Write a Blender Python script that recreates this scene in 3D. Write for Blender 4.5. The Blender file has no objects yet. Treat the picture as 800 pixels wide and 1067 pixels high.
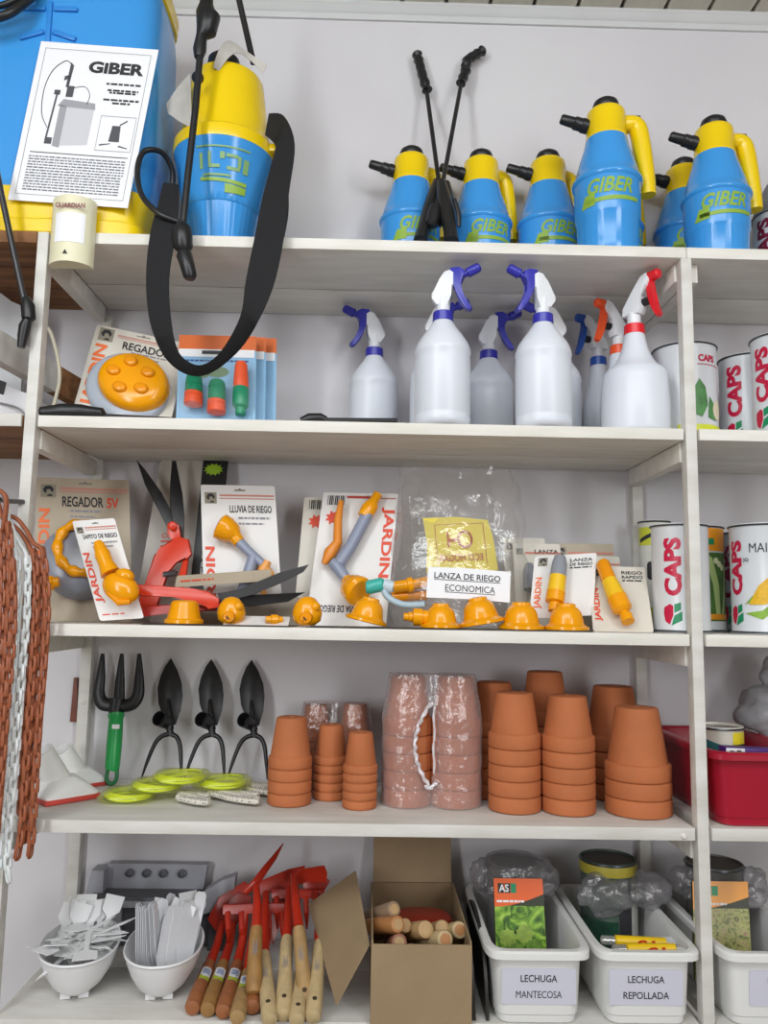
import bpy, bmesh, math, random
from mathutils import Vector as V, Matrix as M, noise as NZ

sc = bpy.context.scene
C = sc.collection
PI = math.pi
# ------------------------------------------------------------------ camera
CAM = V((0.5871, -1.3231, 1.6102)); YAW, PITCH, ROLL, FPX = 0.016, 0.1211, 0.0172, 829.555
FW = V((math.sin(YAW)*math.cos(PITCH), math.cos(YAW)*math.cos(PITCH), math.sin(PITCH)))
_r = V((math.cos(YAW), -math.sin(YAW), 0)); _u = _r.cross(FW)
RT = math.cos(ROLL)*_r + math.sin(ROLL)*_u; UP = -math.sin(ROLL)*_r + math.cos(ROLL)*_u
cd = bpy.data.cameras.new('camera'); cam = bpy.data.objects.new('camera', cd); C.objects.link(cam)
cd.sensor_fit = 'VERTICAL'; cd.sensor_height = 36; cd.sensor_width = 27; cd.lens = FPX/1067*36
cd.clip_start = 0.02
mx = M.Identity(4)
for i in range(3):
    mx[i][0] = RT[i]; mx[i][1] = UP[i]; mx[i][2] = -FW[i]; mx[i][3] = CAM[i]
cam.matrix_world = mx
sc.camera = cam
# ------------------------------------------------------------------ world, light, exposure
w = bpy.data.worlds.new('sky'); sc.world = w; w.use_nodes = True
w.node_tree.nodes['Background'].inputs[0].default_value = (1.0, 0.90, 0.83, 1)
w.node_tree.nodes['Background'].inputs[1].default_value = 0.22
def area(name, loc, aim, sx, sy, power, col):
    l = bpy.data.lights.new(name, 'AREA'); l.shape = 'RECTANGLE'; l.size = sx; l.size_y = sy; l.energy = power; l.color = col
    o = bpy.data.objects.new(name, l); C.objects.link(o); o.location = loc
    o.rotation_euler = (V(aim)-V(loc)).to_track_quat('-Z', 'Y').to_euler(); return o
area('daylight_doorway', (-1.1, -2.9, 2.05), (0.6, 0.2, 1.5), 0.45, 1.8, 32, (0.95, 0.98, 1.0))
area('daylight_window', (2.2, -2.9, 2.15), (0.6, 0.2, 1.5), 0.45, 1.6, 24, (0.97, 0.98, 1.0))
area('ceiling_tube_light', (0.4, -1.5, 2.93), (0.5, -0.15, 1.2), 2.2, 1.0, 42, (0.92, 0.97, 1.0))
vs = sc.view_settings; vs.view_transform = 'Standard'; vs.look = 'None'; vs.exposure = 0.14; vs.gamma = 1.0; vs.use_curve_mapping = False
# ------------------------------------------------------------------ projection helpers (pixel of the photo -> point at a depth)
def at(px, py, Y):
    d = FW + (px-400)/FPX*RT - (py-533.5)/FPX*UP
    return CAM + d*((Y-CAM.y)/d.y)
def onz(px, py, z):
    d = FW + (px-400)/FPX*RT - (py-533.5)/FPX*UP
    return CAM + d*((z-CAM.z)/d.z)
def xat(px, Y, z):                      # X of the point of depth Y and height z seen in pixel column px
    a = (px-400)/FPX; n = RT - a*FW     # (v.n)=0
    return CAM.x - (n.y*(Y-CAM.y) + n.z*(z-CAM.z))/n.x
S1, S2, S3, S4, S5, WALL = 2.2506, 1.9253, 1.5782, 1.2699, 0.9739, 0.3162
# ------------------------------------------------------------------ materials
_mats = {}
def srgb(c):
    if isinstance(c, str): c = [int(c[i:i+2], 16)/255 for i in (0, 2, 4)]
    return [x/12.92 if x <= .04045 else ((x+.055)/1.055)**2.4 for x in c] + [1]
def mat(name, col, rough=.5, metal=0, var=0, scale=20, bump=0, bscale=60, spec=.5, col2=None, stretch=None, trans=0, sss=0):
    if name in _mats: return _mats[name]
    m = bpy.data.materials.new(name); m.use_nodes = True; nt = m.node_tree; N = nt.nodes; L = nt.links
    b = N['Principled BSDF']; c = srgb(col)
    b.inputs['Base Color'].default_value = c; b.inputs['Roughness'].default_value = rough; b.inputs['Metallic'].default_value = metal
    b.inputs['Specular IOR Level'].default_value = spec
    if trans: b.inputs['Transmission Weight'].default_value = trans
    if sss:
        b.inputs['Subsurface Weight'].default_value = sss; b.inputs['Subsurface Radius'].default_value = (.02, .02, .02); b.inputs['Subsurface Scale'].default_value = .5
    if var or bump:
        tc = N.new('ShaderNodeTexCoord'); mp = N.new('ShaderNodeMapping'); L.new(tc.outputs['Object'], mp.inputs[0])
        if stretch: mp.inputs['Scale'].default_value = stretch
    if var:
        nz = N.new('ShaderNodeTexNoise'); nz.inputs['Scale'].default_value = scale; nz.inputs['Detail'].default_value = 5
        L.new(mp.outputs[0], nz.inputs['Vector'])
        rp = N.new('ShaderNodeValToRGB'); rp.color_ramp.elements[0].position = .35; rp.color_ramp.elements[1].position = .68
        rp.color_ramp.elements[1].color = c
        rp.color_ramp.elements[0].color = srgb(col2) if col2 else [x*(1-var) for x in c[:3]]+[1]
        L.new(nz.outputs['Fac'], rp.inputs[0]); L.new(rp.outputs[0], b.inputs['Base Color'])
    if bump:
        n2 = N.new('ShaderNodeTexNoise'); n2.inputs['Scale'].default_value = bscale; n2.inputs['Detail'].default_value = 3
        L.new(mp.outputs[0], n2.inputs['Vector'])
        bp = N.new('ShaderNodeBump'); bp.inputs['Strength'].default_value = bump; bp.inputs['Distance'].default_value = .002
        L.new(n2.outputs['Fac'], bp.inputs['Height']); L.new(bp.outputs[0], b.inputs['Normal'])
    _mats[name] = m; return m
def film(name, clear=.8, col='FFFFFF', rough=.12, milk=0.0, bump=0, bscale=30, edge=.45):
    """thin clear plastic: see-through, with gloss and a little milkiness"""
    if name in _mats: return _mats[name]
    m = bpy.data.materials.new(name); m.use_nodes = True; nt = m.node_tree; N = nt.nodes; L = nt.links
    out = N['Material Output']; N.remove(N['Principled BSDF'])
    t = N.new('ShaderNodeBsdfTransparent'); g = N.new('ShaderNodeBsdfGlossy'); d = N.new('ShaderNodeBsdfDiffuse')
    t.inputs[0].default_value = [.5+.5*x for x in srgb(col)[:3]]+[1]; g.inputs['Roughness'].default_value = rough; d.inputs[0].default_value = srgb(col)
    m1 = N.new('ShaderNodeMixShader'); m1.inputs[0].default_value = milk; L.new(g.outputs[0], m1.inputs[1]); L.new(d.outputs[0], m1.inputs[2])
    fr = N.new('ShaderNodeLayerWeight'); fr.inputs[0].default_value = .25
    mr = N.new('ShaderNodeMapRange'); mr.inputs[3].default_value = 1-clear; mr.inputs[4].default_value = min(1, 1-clear+edge)
    L.new(fr.outputs['Facing'], mr.inputs[0])
    m2 = N.new('ShaderNodeMixShader'); L.new(mr.outputs[0], m2.inputs[0]); L.new(t.outputs[0], m2.inputs[1]); L.new(m1.outputs[0], m2.inputs[2])
    L.new(m2.outputs[0], out.inputs[0])
    if bump:
        tc = N.new('ShaderNodeTexCoord'); n2 = N.new('ShaderNodeTexNoise'); n2.inputs['Scale'].default_value = bscale; n2.inputs['Detail'].default_value = 4
        L.new(tc.outputs['Object'], n2.inputs['Vector']); bp = N.new('ShaderNodeBump'); bp.inputs['Strength'].default_value = bump; bp.inputs['Distance'].default_value = .01
        L.new(n2.outputs['Fac'], bp.inputs['Height'])
        for s in (g, d, fr): L.new(bp.outputs[0], s.inputs['Normal'])
    _mats[name] = m; return m
paint = mat('white_paint', 'E6E3DC', .5, var=1, scale=14, col2='DAD6CC', bump=.25, bscale=40, stretch=(.6, 3, 3))
paint2 = mat('worn_white_paint', 'DDDBD6', .55, var=1, scale=9, col2='C9C6BE', bump=.3, bscale=35, stretch=(.6, 3, 3))
rawwood = mat('brown_raw_wood', '9A6A3E', .7, var=1, scale=8, col2='6B4322', bump=.3, bscale=30, stretch=(.4, 6, 6))
wallm = mat('plaster_wall', 'D9D7DA', .8, var=1, scale=3, col2='D2CFD3', bump=.12, bscale=18)
blackp = mat('black_plastic', '1B1B1D', .38)
blackm = mat('black_painted_steel', '17171A', .42, var=.5, scale=40, bump=.15, bscale=90)
yel = mat('yellow_plastic', 'F2CE0C', .24)
blue = mat('blue_plastic', '3F98E0', .2)
whitep = mat('white_plastic', 'ECECEA', .35)
paper = mat('white_paper', 'EDEDF0', .6)
ink = mat('black_ink', '26262A', .6)
grey_ink = mat('grey_ink', '8A8A90', .6)
light_ink = mat('light_grey_ink', 'B9BBC4', .6)
# ------------------------------------------------------------------ mesh helpers
class MB:
    def __init__(s): s.bm = bmesh.new()
    def add(s, verts, faces, mx=None):
        vs = [s.bm.verts.new((mx @ V(v)) if mx else V(v)) for v in verts]
        fs = []
        for f in faces:
            try: fs.append(s.bm.faces.new([vs[i] for i in f]))
            except ValueError: pass
        return vs, fs
    def box(s, x0, x1, y0, y1, z0, z1, bev=0, mx=None):
        v = [(x, y, z) for x in (x0, x1) for y in (y0, y1) for z in (z0, z1)]
        vs, fs = s.add(v, [(0, 1, 3, 2), (4, 6, 7, 5), (0, 4, 5, 1), (2, 3, 7, 6), (0, 2, 6, 4), (1, 5, 7, 3)], mx)
        if bev: bmesh.ops.bevel(s.bm, geom=list({e for f in fs for e in f.edges}), offset=bev, segments=2, affect='EDGES', profile=.6)
        return s
    def loft(s, rings, cap=True, closed=False, mx=None):
        n = len(rings[0]); v = [p for r in rings for p in r]; f = []
        R = len(rings)
        for i in range(R if closed else R-1):
            for j in range(n):
                a, b = i*n+j, i*n+(j+1) % n; c, d = ((i+1) % R)*n+(j+1) % n, ((i+1) % R)*n+j
                f.append((a, b, c, d))
        if cap and not closed: f += [tuple(range(n))[::-1], tuple(range((R-1)*n, R*n))]
        s.add(v, f, mx); return s
    def lathe(s, prof, n=32, mx=None, sx=1, sy=1, cap=True):
        rings = [[(max(r, 1e-5)*math.cos(2*PI*k/n)*sx, max(r, 1e-5)*math.sin(2*PI*k/n)*sy, z) for k in range(n)] for r, z in prof]
        return s.loft(rings, cap, False, mx)
    def tube(s, pts, r, n=10, cap=True, flat=None, closed=False, mx=None):
        pts = [V(p) for p in pts]; k = len(pts); rs = r if isinstance(r, (list, tuple)) else [r]*k
        tg = []
        for i in range(k):
            a = pts[(i-1) % k] if (closed or i) else pts[0]; b = pts[(i+1) % k] if (closed or i < k-1) else pts[-1]
            t = (b-a); tg.append(t.normalized() if t.length > 1e-9 else V((0, 0, 1)))
        u = tg[0].orthogonal().normalized()
        if abs(tg[0].y) < .9: u = (V((0, 1, 0)) - tg[0]*tg[0].y).normalized()
        rings = []
        for i in range(k):
            u = (u - tg[i]*u.dot(tg[i])).normalized(); v = tg[i].cross(u)
            fl = flat if flat else (1, 1)
            rings.append([pts[i] + rs[i]*(u*math.cos(2*PI*j/n)*fl[0] + v*math.sin(2*PI*j/n)*fl[1]) for j in range(n)])
        return s.loft(rings, cap, closed, mx)
    def prism(s, poly, y0, y1, mx=None, bev=0):
        """polygon given in (x,z), extruded along y from y0 to y1"""
        n = len(poly); v = [(x, y0, z) for x, z in poly] + [(x, y1, z) for x, z in poly]
        f = [tuple(range(n)), tuple(range(n, 2*n))[::-1]] + [(i, i+n, (i+1) % n+n, (i+1) % n) for i in range(n)]
        vs, fs = s.add(v, f, mx)
        if bev: bmesh.ops.bevel(s.bm, geom=list({e for q in fs[:2] for e in q.edges}), offset=bev, segments=2, affect='EDGES', profile=.6)
        return s
    def ball(s, c, r, sx=1, sy=1, sz=1, n=14, mx=None):
        prof = [(math.sin(PI*i/n), -math.cos(PI*i/n)) for i in range(n+1)]
        rings = [[(c[0]+r*sx*max(q, 1e-4)*math.cos(2*PI*k/(2*n)), c[1]+r*sy*max(q, 1e-4)*math.sin(2*PI*k/(2*n)), c[2]+r*sz*z) for k in range(2*n)] for q, z in prof]
        return s.loft(rings, True, False, mx)
    def build(s, name, m, parent=None, smooth=38, subd=0, solid=0):
        bmesh.ops.recalc_face_normals(s.bm, faces=s.bm.faces)
        me = bpy.data.meshes.new(name); s.bm.to_mesh(me); s.bm.free()
        for q in (m if isinstance(m, (list, tuple)) else [m]): me.materials.append(q)
        if smooth:
            me.polygons.foreach_set('use_smooth', [True]*len(me.polygons)); me.set_sharp_from_angle(angle=math.radians(smooth))
        o = bpy.data.objects.new(name, me); C.objects.link(o)
        if parent: o.parent = parent
        if solid:
            q = o.modifiers.new('solid', 'SOLIDIFY'); q.thickness = solid; q.offset = 0
        if subd:
            q = o.modifiers.new('sub', 'SUBSURF'); q.levels = q.render_levels = subd
        return o
def tag(o, label, cat, group=None, kind=None):
    if label: o['label'] = label
    if cat: o['category'] = cat
    if group: o['group'] = group
    if kind: o['kind'] = kind
    return o
def thing(name, label, cat, loc=(0, 0, 0), rot=(0, 0, 0), group=None, scale=1):
    o = bpy.data.objects.new(name, None); C.objects.link(o); o.empty_display_size = .05
    o.location = loc; o.rotation_euler = rot; o.scale = (scale,)*3
    return tag(o, label, cat, group)
def dup(root, label, loc, rot=(0, 0, 0), group=None, scale=None):
    def cp(o, par):
        c = o.copy(); C.objects.link(c); c.parent = par
        for ch in o.children: cp(ch, c)
        return c
    r = cp(root, None); r.location = loc; r.rotation_euler = rot
    if scale: r.scale = (scale,)*3
    r['label'] = label
    if group: r['group'] = group
    return r
def T(x=0, y=0, z=0): return M.Translation((x, y, z))
def RX(a): return M.Rotation(a, 4, 'X')
def RY(a): return M.Rotation(a, 4, 'Y')
def RZ(a): return M.Rotation(a, 4, 'Z')
def sring(a, b, z, e=2.5, n=40, cx=0, cy=0):
    out = []
    for k in range(n):
        t = 2*PI*k/n; c, q = math.cos(t), math.sin(t)
        out.append((cx+a*math.copysign(abs(c)**(2/e), c), cy+b*math.copysign(abs(q)**(2/e), q), z))
    return out
def smoothpts(pts, n=8, closed=False):
    """Catmull-Rom through the points"""
    P = [V(p) for p in pts]; out = []; k = len(P)
    for i in range(k if closed else k-1):
        g = (lambda j: P[j % k]) if closed else (lambda j: P[min(max(j, 0), k-1)])
        a, b, c, d = g(i-1), g(i), g(i+1), g(i+2)
        for s in range(n):
            t = s/n; out.append(.5*((2*b)+(c-a)*t+(2*a-5*b+4*c-d)*t*t+(3*b-a-3*c+d)*t**3))
    if not closed: out.append(P[-1])
    return out
_tx = {}
def textmesh(s, bold=0.0, spacing=1.0):
    if 'M' in s: bold = 0
    k = (s, bold, spacing)
    if k not in _tx:
        cu = bpy.data.curves.new('t', 'FONT'); cu.body = s; cu.size = 1; cu.align_x = 'CENTER'; cu.align_y = 'CENTER'
        cu.offset = bold; cu.space_character = spacing; cu.resolution_u = 3; cu.extrude = 0
        o = bpy.data.objects.new('t', cu); C.objects.link(o); dg = bpy.context.evaluated_depsgraph_get(); dg.update()
        me = bpy.data.meshes.new_from_object(o.evaluated_get(dg)); bpy.data.objects.remove(o); bpy.data.curves.remove(cu)
        xs = [v.co.x for v in me.vertices]; ys = [v.co.y for v in me.vertices]
        _tx[k] = (me, min(xs), max(xs), min(ys), max(ys))
    return _tx[k]
def text(parent, s, m, cx, cz, wd, ht, y=-.0008, bold=.02, rot=0, name='lettering', slant=0, mx=None, wrap=None):
    """flat lettering wd x ht metres in the local XZ plane, read from -Y; wrap=radius bends it round the local Z axis"""
    me0, x0, x1, y0, y1 = textmesh(s, bold)
    me = me0.copy(); me.name = name
    me.transform(M.Translation((-(x0+x1)/2, -(y0+y1)/2, 0)))
    me.transform(M.Diagonal((wd/(x1-x0), ht/(y1-y0), 1, 1)))
    if slant:
        for v in me.vertices: v.co.x += slant*v.co.y
    me.transform(M.Rotation(rot, 4, 'Z'))
    if wrap: finish_wrap(me, wrap, cx, cz)
    else: me.transform(M.Translation((cx, y, cz)) @ RX(PI/2))
    if mx: me.transform(mx)
    me.materials.clear(); me.materials.append(m)
    o = bpy.data.objects.new(name, me); C.objects.link(o); o.parent = parent; return o
def finish_wrap(me, R, ang, cz, rz=None):
    bm = bmesh.new(); bm.from_mesh(me); xs = [v.co.x for v in bm.verts]
    x = min(xs); st = max(.003, (max(xs)-x)/60)
    while x < max(xs):
        bmesh.ops.bisect_plane(bm, geom=bm.verts[:]+bm.edges[:]+bm.faces[:], plane_co=(x, 0, 0), plane_no=(1, 0, 0)); x += st
    for v in bm.verts:
        r = rz(cz+v.co.y) if rz else R
        a = ang + v.co.x/R
        v.co = V((math.sin(a)*r, -math.cos(a)*r, cz+v.co.y))
    bm.to_mesh(me); bm.free()
def wrap_poly(parent, name, polys, m, R, ang, cz, rz=None):
    """polygons in (s,z) laid round the Z axis at radius R; angle 0 faces -Y"""
    bm = bmesh.new()
    for p in polys: bm.faces.new([bm.verts.new((x, z, 0)) for x, z in p])
    me = bpy.data.meshes.new(name); bm.to_mesh(me); bm.free(); finish_wrap(me, R, ang, cz, rz)
    me.materials.append(m); o = bpy.data.objects.new(name, me); C.objects.link(o); o.parent = parent; return o
def flat(parent, name, polys, m, y=-.0008, mx=None):
    b = MB()
    for p in polys: b.add([(x, y, z) for x, z in p], [tuple(range(len(p)))], mx)
    return b.build(name, m, parent, smooth=0)
def rect(x0, x1, z0, z1): return [(x0, z0), (x1, z0), (x1, z1), (x0, z1)]
def disc(cx, cz, r, n=24, sz=1): return [(cx+r*math.cos(2*PI*k/n), cz+r*sz*math.sin(2*PI*k/n)) for k in range(n)]
def rrect(x0, x1, z0, z1, r=.006, n=4):
    o = []
    for cx, cz, a in ((x1-r, z1-r, 0), (x0+r, z1-r, PI/2), (x0+r, z0+r, PI), (x1-r, z0+r, 1.5*PI)):
        for k in range(n+1): o.append((cx+r*math.cos(a+k*PI/2/n), cz+r*math.sin(a+k*PI/2/n)))
    return o
# ================================================================== the room
def struct(b, name, m, smooth=0):
    o = b.build(name, m, None, smooth=smooth); o['kind'] = 'structure'; return o
b = MB(); b.box(-2.6, 3.6, WALL, WALL+.12, 0, 3.02); wall = struct(b, 'wall_back', wallm)
b = MB(); b.box(-2.6, 3.6, -4.2, WALL+.12, -.06, 0); struct(b, 'floor', mat('cement_floor', 'A29A90', .6, var=.25, scale=6))
b = MB(); b.box(-2.6, 3.6, -4.2, WALL+.12, 2.975, 3.03)
x = -2.6; k = 0
while x < 3.6:                                  # tongue and groove ceiling boards running away from the wall
    b.box(x+.004, x+.094, -4.2, WALL, 2.951, 2.978, bev=.003); x += .098
struct(b, 'ceiling', mat('ceiling_board_paint', 'CDC8BA', .6, var=.12, scale=5, stretch=(6, .5, 6)))
b = MB()                                        # crown moulding: stepped profile along the wall
prof = [(WALL, 2.9165), (WALL-.006, 2.9165), (WALL-.009, 2.922), (WALL-.009, 2.928), (WALL-.014, 2.932), (WALL-.018, 2.942), (WALL-.021, 2.945), (WALL-.021, 2.951), (WALL, 2.951)]
b.loft([[(-2.6, y, z) for y, z in prof], [(3.6, y, z) for y, z in prof]])
struct(b, 'trim_1', mat('moulding_paint', 'D3D4D4', .5, var=.08, scale=6), 40)
# ------------------------------------------------------------------ shelving
un = thing('shelving_unit', 'white painted wooden shelving fixed along the wall, holding all the goods', 'shelving', (0, 0, 0))
W = 1.14; PW = .0188; TH = .0199
b = MB(); b.box(0, PW, 0, .023, .0, S1-.001, .0012); b.build('post', paint2, un, 30)
b = MB(); b.box(W-PW, W, 0, .023, .0, S1-TH, .0012); b.build('post', paint2, un, 30)
b = MB(); b.box(2*W-PW, 2*W, 0, .023, .0, S1-TH, .0012); b.build('post', paint2, un, 30)
for x in (.0145, 1.1258, 2.24):
    b = MB(); b.box(x, x+.0211, .2945, WALL, 0, S1-TH-.02, .001); b.build('back_post', paint2, un, 30)
for i, z in enumerate([q-.0008 for q in (S1, S2, S3, S4, S5)]):
    m = paint if i < 3 else paint2
    x0, x1 = PW+.004, W-PW-.004
    if i == 0: x1 = W-PW/2
    b = MB(); b.box(x0, x1, -.001, .1755, z-TH, z, .0015); b.box(x0, x1, .1798, WALL-.004, z-TH, z, .0015); b.build('shelf', m, un, 30)
    x0, x1 = W+.004, 2*W-PW-.004
    if i == 0: x0 = W-PW/2+.001
    b = MB(); b.box(x0, x1, -.001, .1755, z-TH, z, .0015); b.box(x0, x1, .1798, WALL-.004, z-TH, z, .0015); b.build('shelf', m, un, 30)
    for x in (.0012, W-.0222):
        b = MB(); b.box(x, x+.021, .0236, .293, z-TH-.034, z-TH-.0005, .0012); b.build('side_rail', m, un, 30)
    b = MB(); b.box(W+.001, W+.02, .024, .293, z-TH-.034, z-TH-.0005, .0012)
    if i == 0: b.build('side_rail', m, un, 30)
    else: b.bm.free()
b = MB(); b.box(-.75, -.001, -.002, .1, S1-TH-.002, S1-.001, .001); b.box(-.75, -.001, .103, WALL-.003, S1-TH-.002, S1-.001, .001); q = b.build('shelf', rawwood, un, 30); q['label'] = 'unpainted brown shelf board'
b = MB(); b.box(-.75, -.004, .003, .1, S2-TH, S2, .001); b.box(-.75, -.004, .103, WALL-.003, S2-TH, S2, .001); q = b.build('shelf', rawwood, un, 30); q['label'] = 'unpainted brown shelf board'
b = MB(); b.box(-.75, -.004, -.003, .0025, S2-TH-.001, S2+.0005, .0008); b.build('shelf_edging', paint2, un, 30)
A_, B_ = at(-42, 322, .0), at(90, 401, .30)      # slanting batten in the bay on the left
d = (B_-A_); L_ = d.length; q = d.to_track_quat('Y', 'Z').to_matrix().to_4x4()
b = MB(); b.box(-.012, .012, 0, L_*.72, -.055, 0, .001, mx=T(*A_) @ q); b.build('batten', paint2, un, 30)
b = MB(); b.box(-.012, .012, L_*.721, L_*1.0, -.055, 0, .001, mx=T(*A_) @ q); o = b.build('batten', rawwood, un, 30); o['label'] = 'bare brown end of the batten'
for (px, py, z) in ((712, 871, S4),):            # bolt head at the end of the fourth shelf
    p = at(px, py, 0); b = MB(); b.lathe([(.0045, 0), (.0045, .002), (.003, .0035), (0, .0035)], 14, mx=T(p.x, -.001, p.z) @ RX(PI/2)); b.build('bolt', paint, un)
p = at(87, 732, .294); b = MB(); b.lathe([(.004, 0), (.004, .0015), (.002, .003), (0, .003)], 14, mx=T(p.x, .2945, p.z) @ RX(PI/2)); b.build('bolt', paint, un)
# narrow brown strip on the wall seen behind the left back post
A_, B_ = at(79, 706, WALL-.006), at(77, 752, WALL-.006)
b = MB(); b.prism([(A_.x-.003, A_.z), (A_.x+.004, A_.z), (B_.x+.008, B_.z), (B_.x-.007, B_.z)], WALL-.01, WALL, bev=.001)
tag(b.build('wall_strip', mat('brown_strip', '7A4638', .6, var=.3, scale=30), None), 'short reddish brown strip on the wall left of the hand fork', 'strip')
# ================================================================== top shelf
def rel(o, pts): return [V(p)-o.location for p in pts]
def pxs(o, pts): return [at(*p)-o.location for p in pts]
olive = mat('olive_print', '8FB23C', .4)
# ------------------------------------------------------------------ hand pressure sprayers
def make_hand_sprayer(label, loc, rot, group):
    t = thing('pressure_sprayer', label, 'sprayer', loc, rot, group)
    b = MB(); n = 96; prof = [(.052, 0), (.0545, .004), (.0555, .03), (.057, .08), (.0585, .084), (.0595, .088), (.0605, .125), (.061, .154), (.0640, .157), (.0650, .161), (.0640, .165), (.0605, .168), (.0565, .185), (.049, .212), (.042, .235), (.039, .250), (.037, .256), (.0, .256)]
    rings = []
    for r, z in prof:
        fl = .011 if .003 < z < .081 else 0
        rings.append([((r*(1-fl*(1+math.cos(32*2*PI*k/n))/2))*math.cos(2*PI*k/n), (r*(1-fl*(1+math.cos(32*2*PI*k/n))/2))*math.sin(2*PI*k/n), z) if r else (1e-5*math.cos(2*PI*k/n), 1e-5*math.sin(2*PI*k/n), z) for k in range(n)])
    body = b.loft(rings).build('tank', blue, t)
    rz = lambda z: .0597+(z-.088)*.017+.0009
    me0, x0, x1, y0, y1 = textmesh('GIBER', .03); me = me0.copy(); me.name = 'lettering'
    me.transform(M.Translation((-(x0+x1)/2, -(y0+y1)/2, 0))); me.transform(M.Diagonal((.088/(x1-x0), .030/(y1-y0), 1, 1)))
    for v in me.vertices: v.co.x += .25*v.co.y
    finish_wrap(me, .0605, -.22, .132, rz); me.materials.clear(); me.materials.append(olive)
    o = bpy.data.objects.new('lettering', me); C.objects.link(o); o.parent = body
    wrap_poly(body, 'printed_band', [[(-.05, .0), (.055, .004), (.055, .012), (-.05, .008)], [(-.06, -.006), (-.03, -.004), (-.03, .02), (-.05, .018)]], olive, .0605, -.22, .100, rz)
    b = MB(); b.lathe([(.0385, .250), (.0385, .256), (.0372, .258), (.0365, .300), (.035, .309), (.031, .313), (0, .313)], 40); b.build('head', yel, t)
    b = MB()
    path = smoothpts([(.026, 0, .289), (.044, 0, .291), (.057, 0, .288), (.064, 0, .274), (.070, 0, .235), (.076, 0, .18), (.0785, 0, .146)], 5)
    rr = [.0158+.0025*math.sin(PI*i/(len(path)-1)) for i in range(len(path))]
    b.tube(path, rr, 12, flat=(1.0, .95)); b.build('handle', yel, t)
    b = MB(); b.box(.046, .066, -.006, .006, .302, .3075, .0015); b.build('lock_button', blackp, t)
    b = MB(); b.tube([(-.034, 0, .281), (-.046, 0, .285), (-.048, 0, .2855), (-.060, 0, .289), (-.062, 0, .2895), (-.084, 0, .296), (-.087, 0, .297)], [.0135, .014, .0125, .0125, .0105, .0095, .007], 16); b.build('nozzle', blackp, t)
    b = MB(); b.lathe([(.017, .312), (.018, .316), (.0235, .318), (.025, .324), (.0225, .332), (.014, .3385), (0, .340)], 32); b.build('pump_knob', blackp, t)
    return t
g = 'blue and yellow hand sprayers on the top shelf'
spots = [(632, .085, 0.05, 'biggest blue and yellow hand sprayer, at the shelf front near the middle'),
         (745, .119, 0.1, 'blue and yellow hand sprayer standing above the right post, rightmost of its kind'),
         (428, .235, .55, 'leftmost blue and yellow hand sprayer, left of the crossed black lances'),
         (501, .24, .5, 'blue and yellow hand sprayer immediately right of the crossed black lances'),
         (571, .235, .5, 'blue and yellow hand sprayer at the back, next to the left of the biggest one'),
         (637, .248, .5, 'mostly hidden hand sprayer whose yellow handle shows behind the biggest one'),
         (713, .25, .3, 'half hidden hand sprayer at the back, just left of the rightmost one')]
first = None
for px, Y, rz_, lb in spots:
    loc = (xat(px, Y, S1+.2), Y, S1)
    if first is None: first = make_hand_sprayer(lb, loc, (0, 0, rz_), g)
    else: t = dup(first, lb, loc, (0, 0, rz_))
    (first if px == 632 else t).scale = (1, 1, .98 if px == 632 else .955 if px == 745 else .93)
    for ch in (first if px == 632 else t).children:
        if ch.name.startswith('nozzle'): ch.rotation_euler = (0, 0, -1.3 if px == 637 else -rz_*.9)
# ------------------------------------------------------------------ two black lances leaning on the wall
def lance(label, rod, nozzle, grip, base, loc, cup):
    t = thing('spray_lance', label, 'lance', loc, group='crossed black lances on the top shelf')
    b = MB(); b.tube(pxs(t, rod), .0048, 10); b.build('rod', blackp, t)
    p = smoothpts(pxs(t, nozzle), 4); n = len(p); b = MB(); b.tube(p, [.0085+.0035*(math.sin(i*1.7)**2) for i in range(n)], 12); b.build('nozzle', blackp, t)
    p = pxs(t, grip); b = MB(); b.tube(p, [.010, .016, .017, .014, .016, .015][:len(p)], 14, flat=(1.15, .9)); b.build('grip', blackp, t)
    a, c = pxs(t, cup); b = MB(); b.tube([a, a.lerp(c, .1), a.lerp(c, .5), a.lerp(c, .9), c], [.006, .013, .0145, .013, .007], 14); b.build('valve_body', blackp, t)
    p = p[2]; b = MB(); b.tube([p+V((.012, -.014, .02)), p+V((.02, -.018, -.01)), p+V((.021, -.016, -.035))], [.004, .005, .004], 8); b.build('trigger', blackp, t)
    return t
lance('thin black spray lance with a straight nozzle, leaning to the left against the wall', [(444, 92, .285), (458, 196, .19)], [(434, 55, .296), (437, 66, .293), (440, 78, .29), (445, 94, .284)],
      [(455, 190, .18), (452, 205, .165), (447, 222, .15), (441, 240, .135), (438, 252, .125)], 0, tuple(onz(440, 262, S1)), ((462, 190, .16), (466, 212, .15)))
lance('thin black spray lance with a bent nozzle, leaning to the right against the wall', [(481, 84, .275), (461, 192, .15)], [(504, 52, .296), (494, 58, .292), (486, 64, .288), (485, 74, .282), (480, 87, .274)],
      [(460, 190, .14), (462, 206, .13), (466, 222, .12), (469, 240, .105), (470, 252, .1)], 0, tuple(onz(472, 262, S1)), ((455, 214, .13), (449, 236, .12)))
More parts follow.
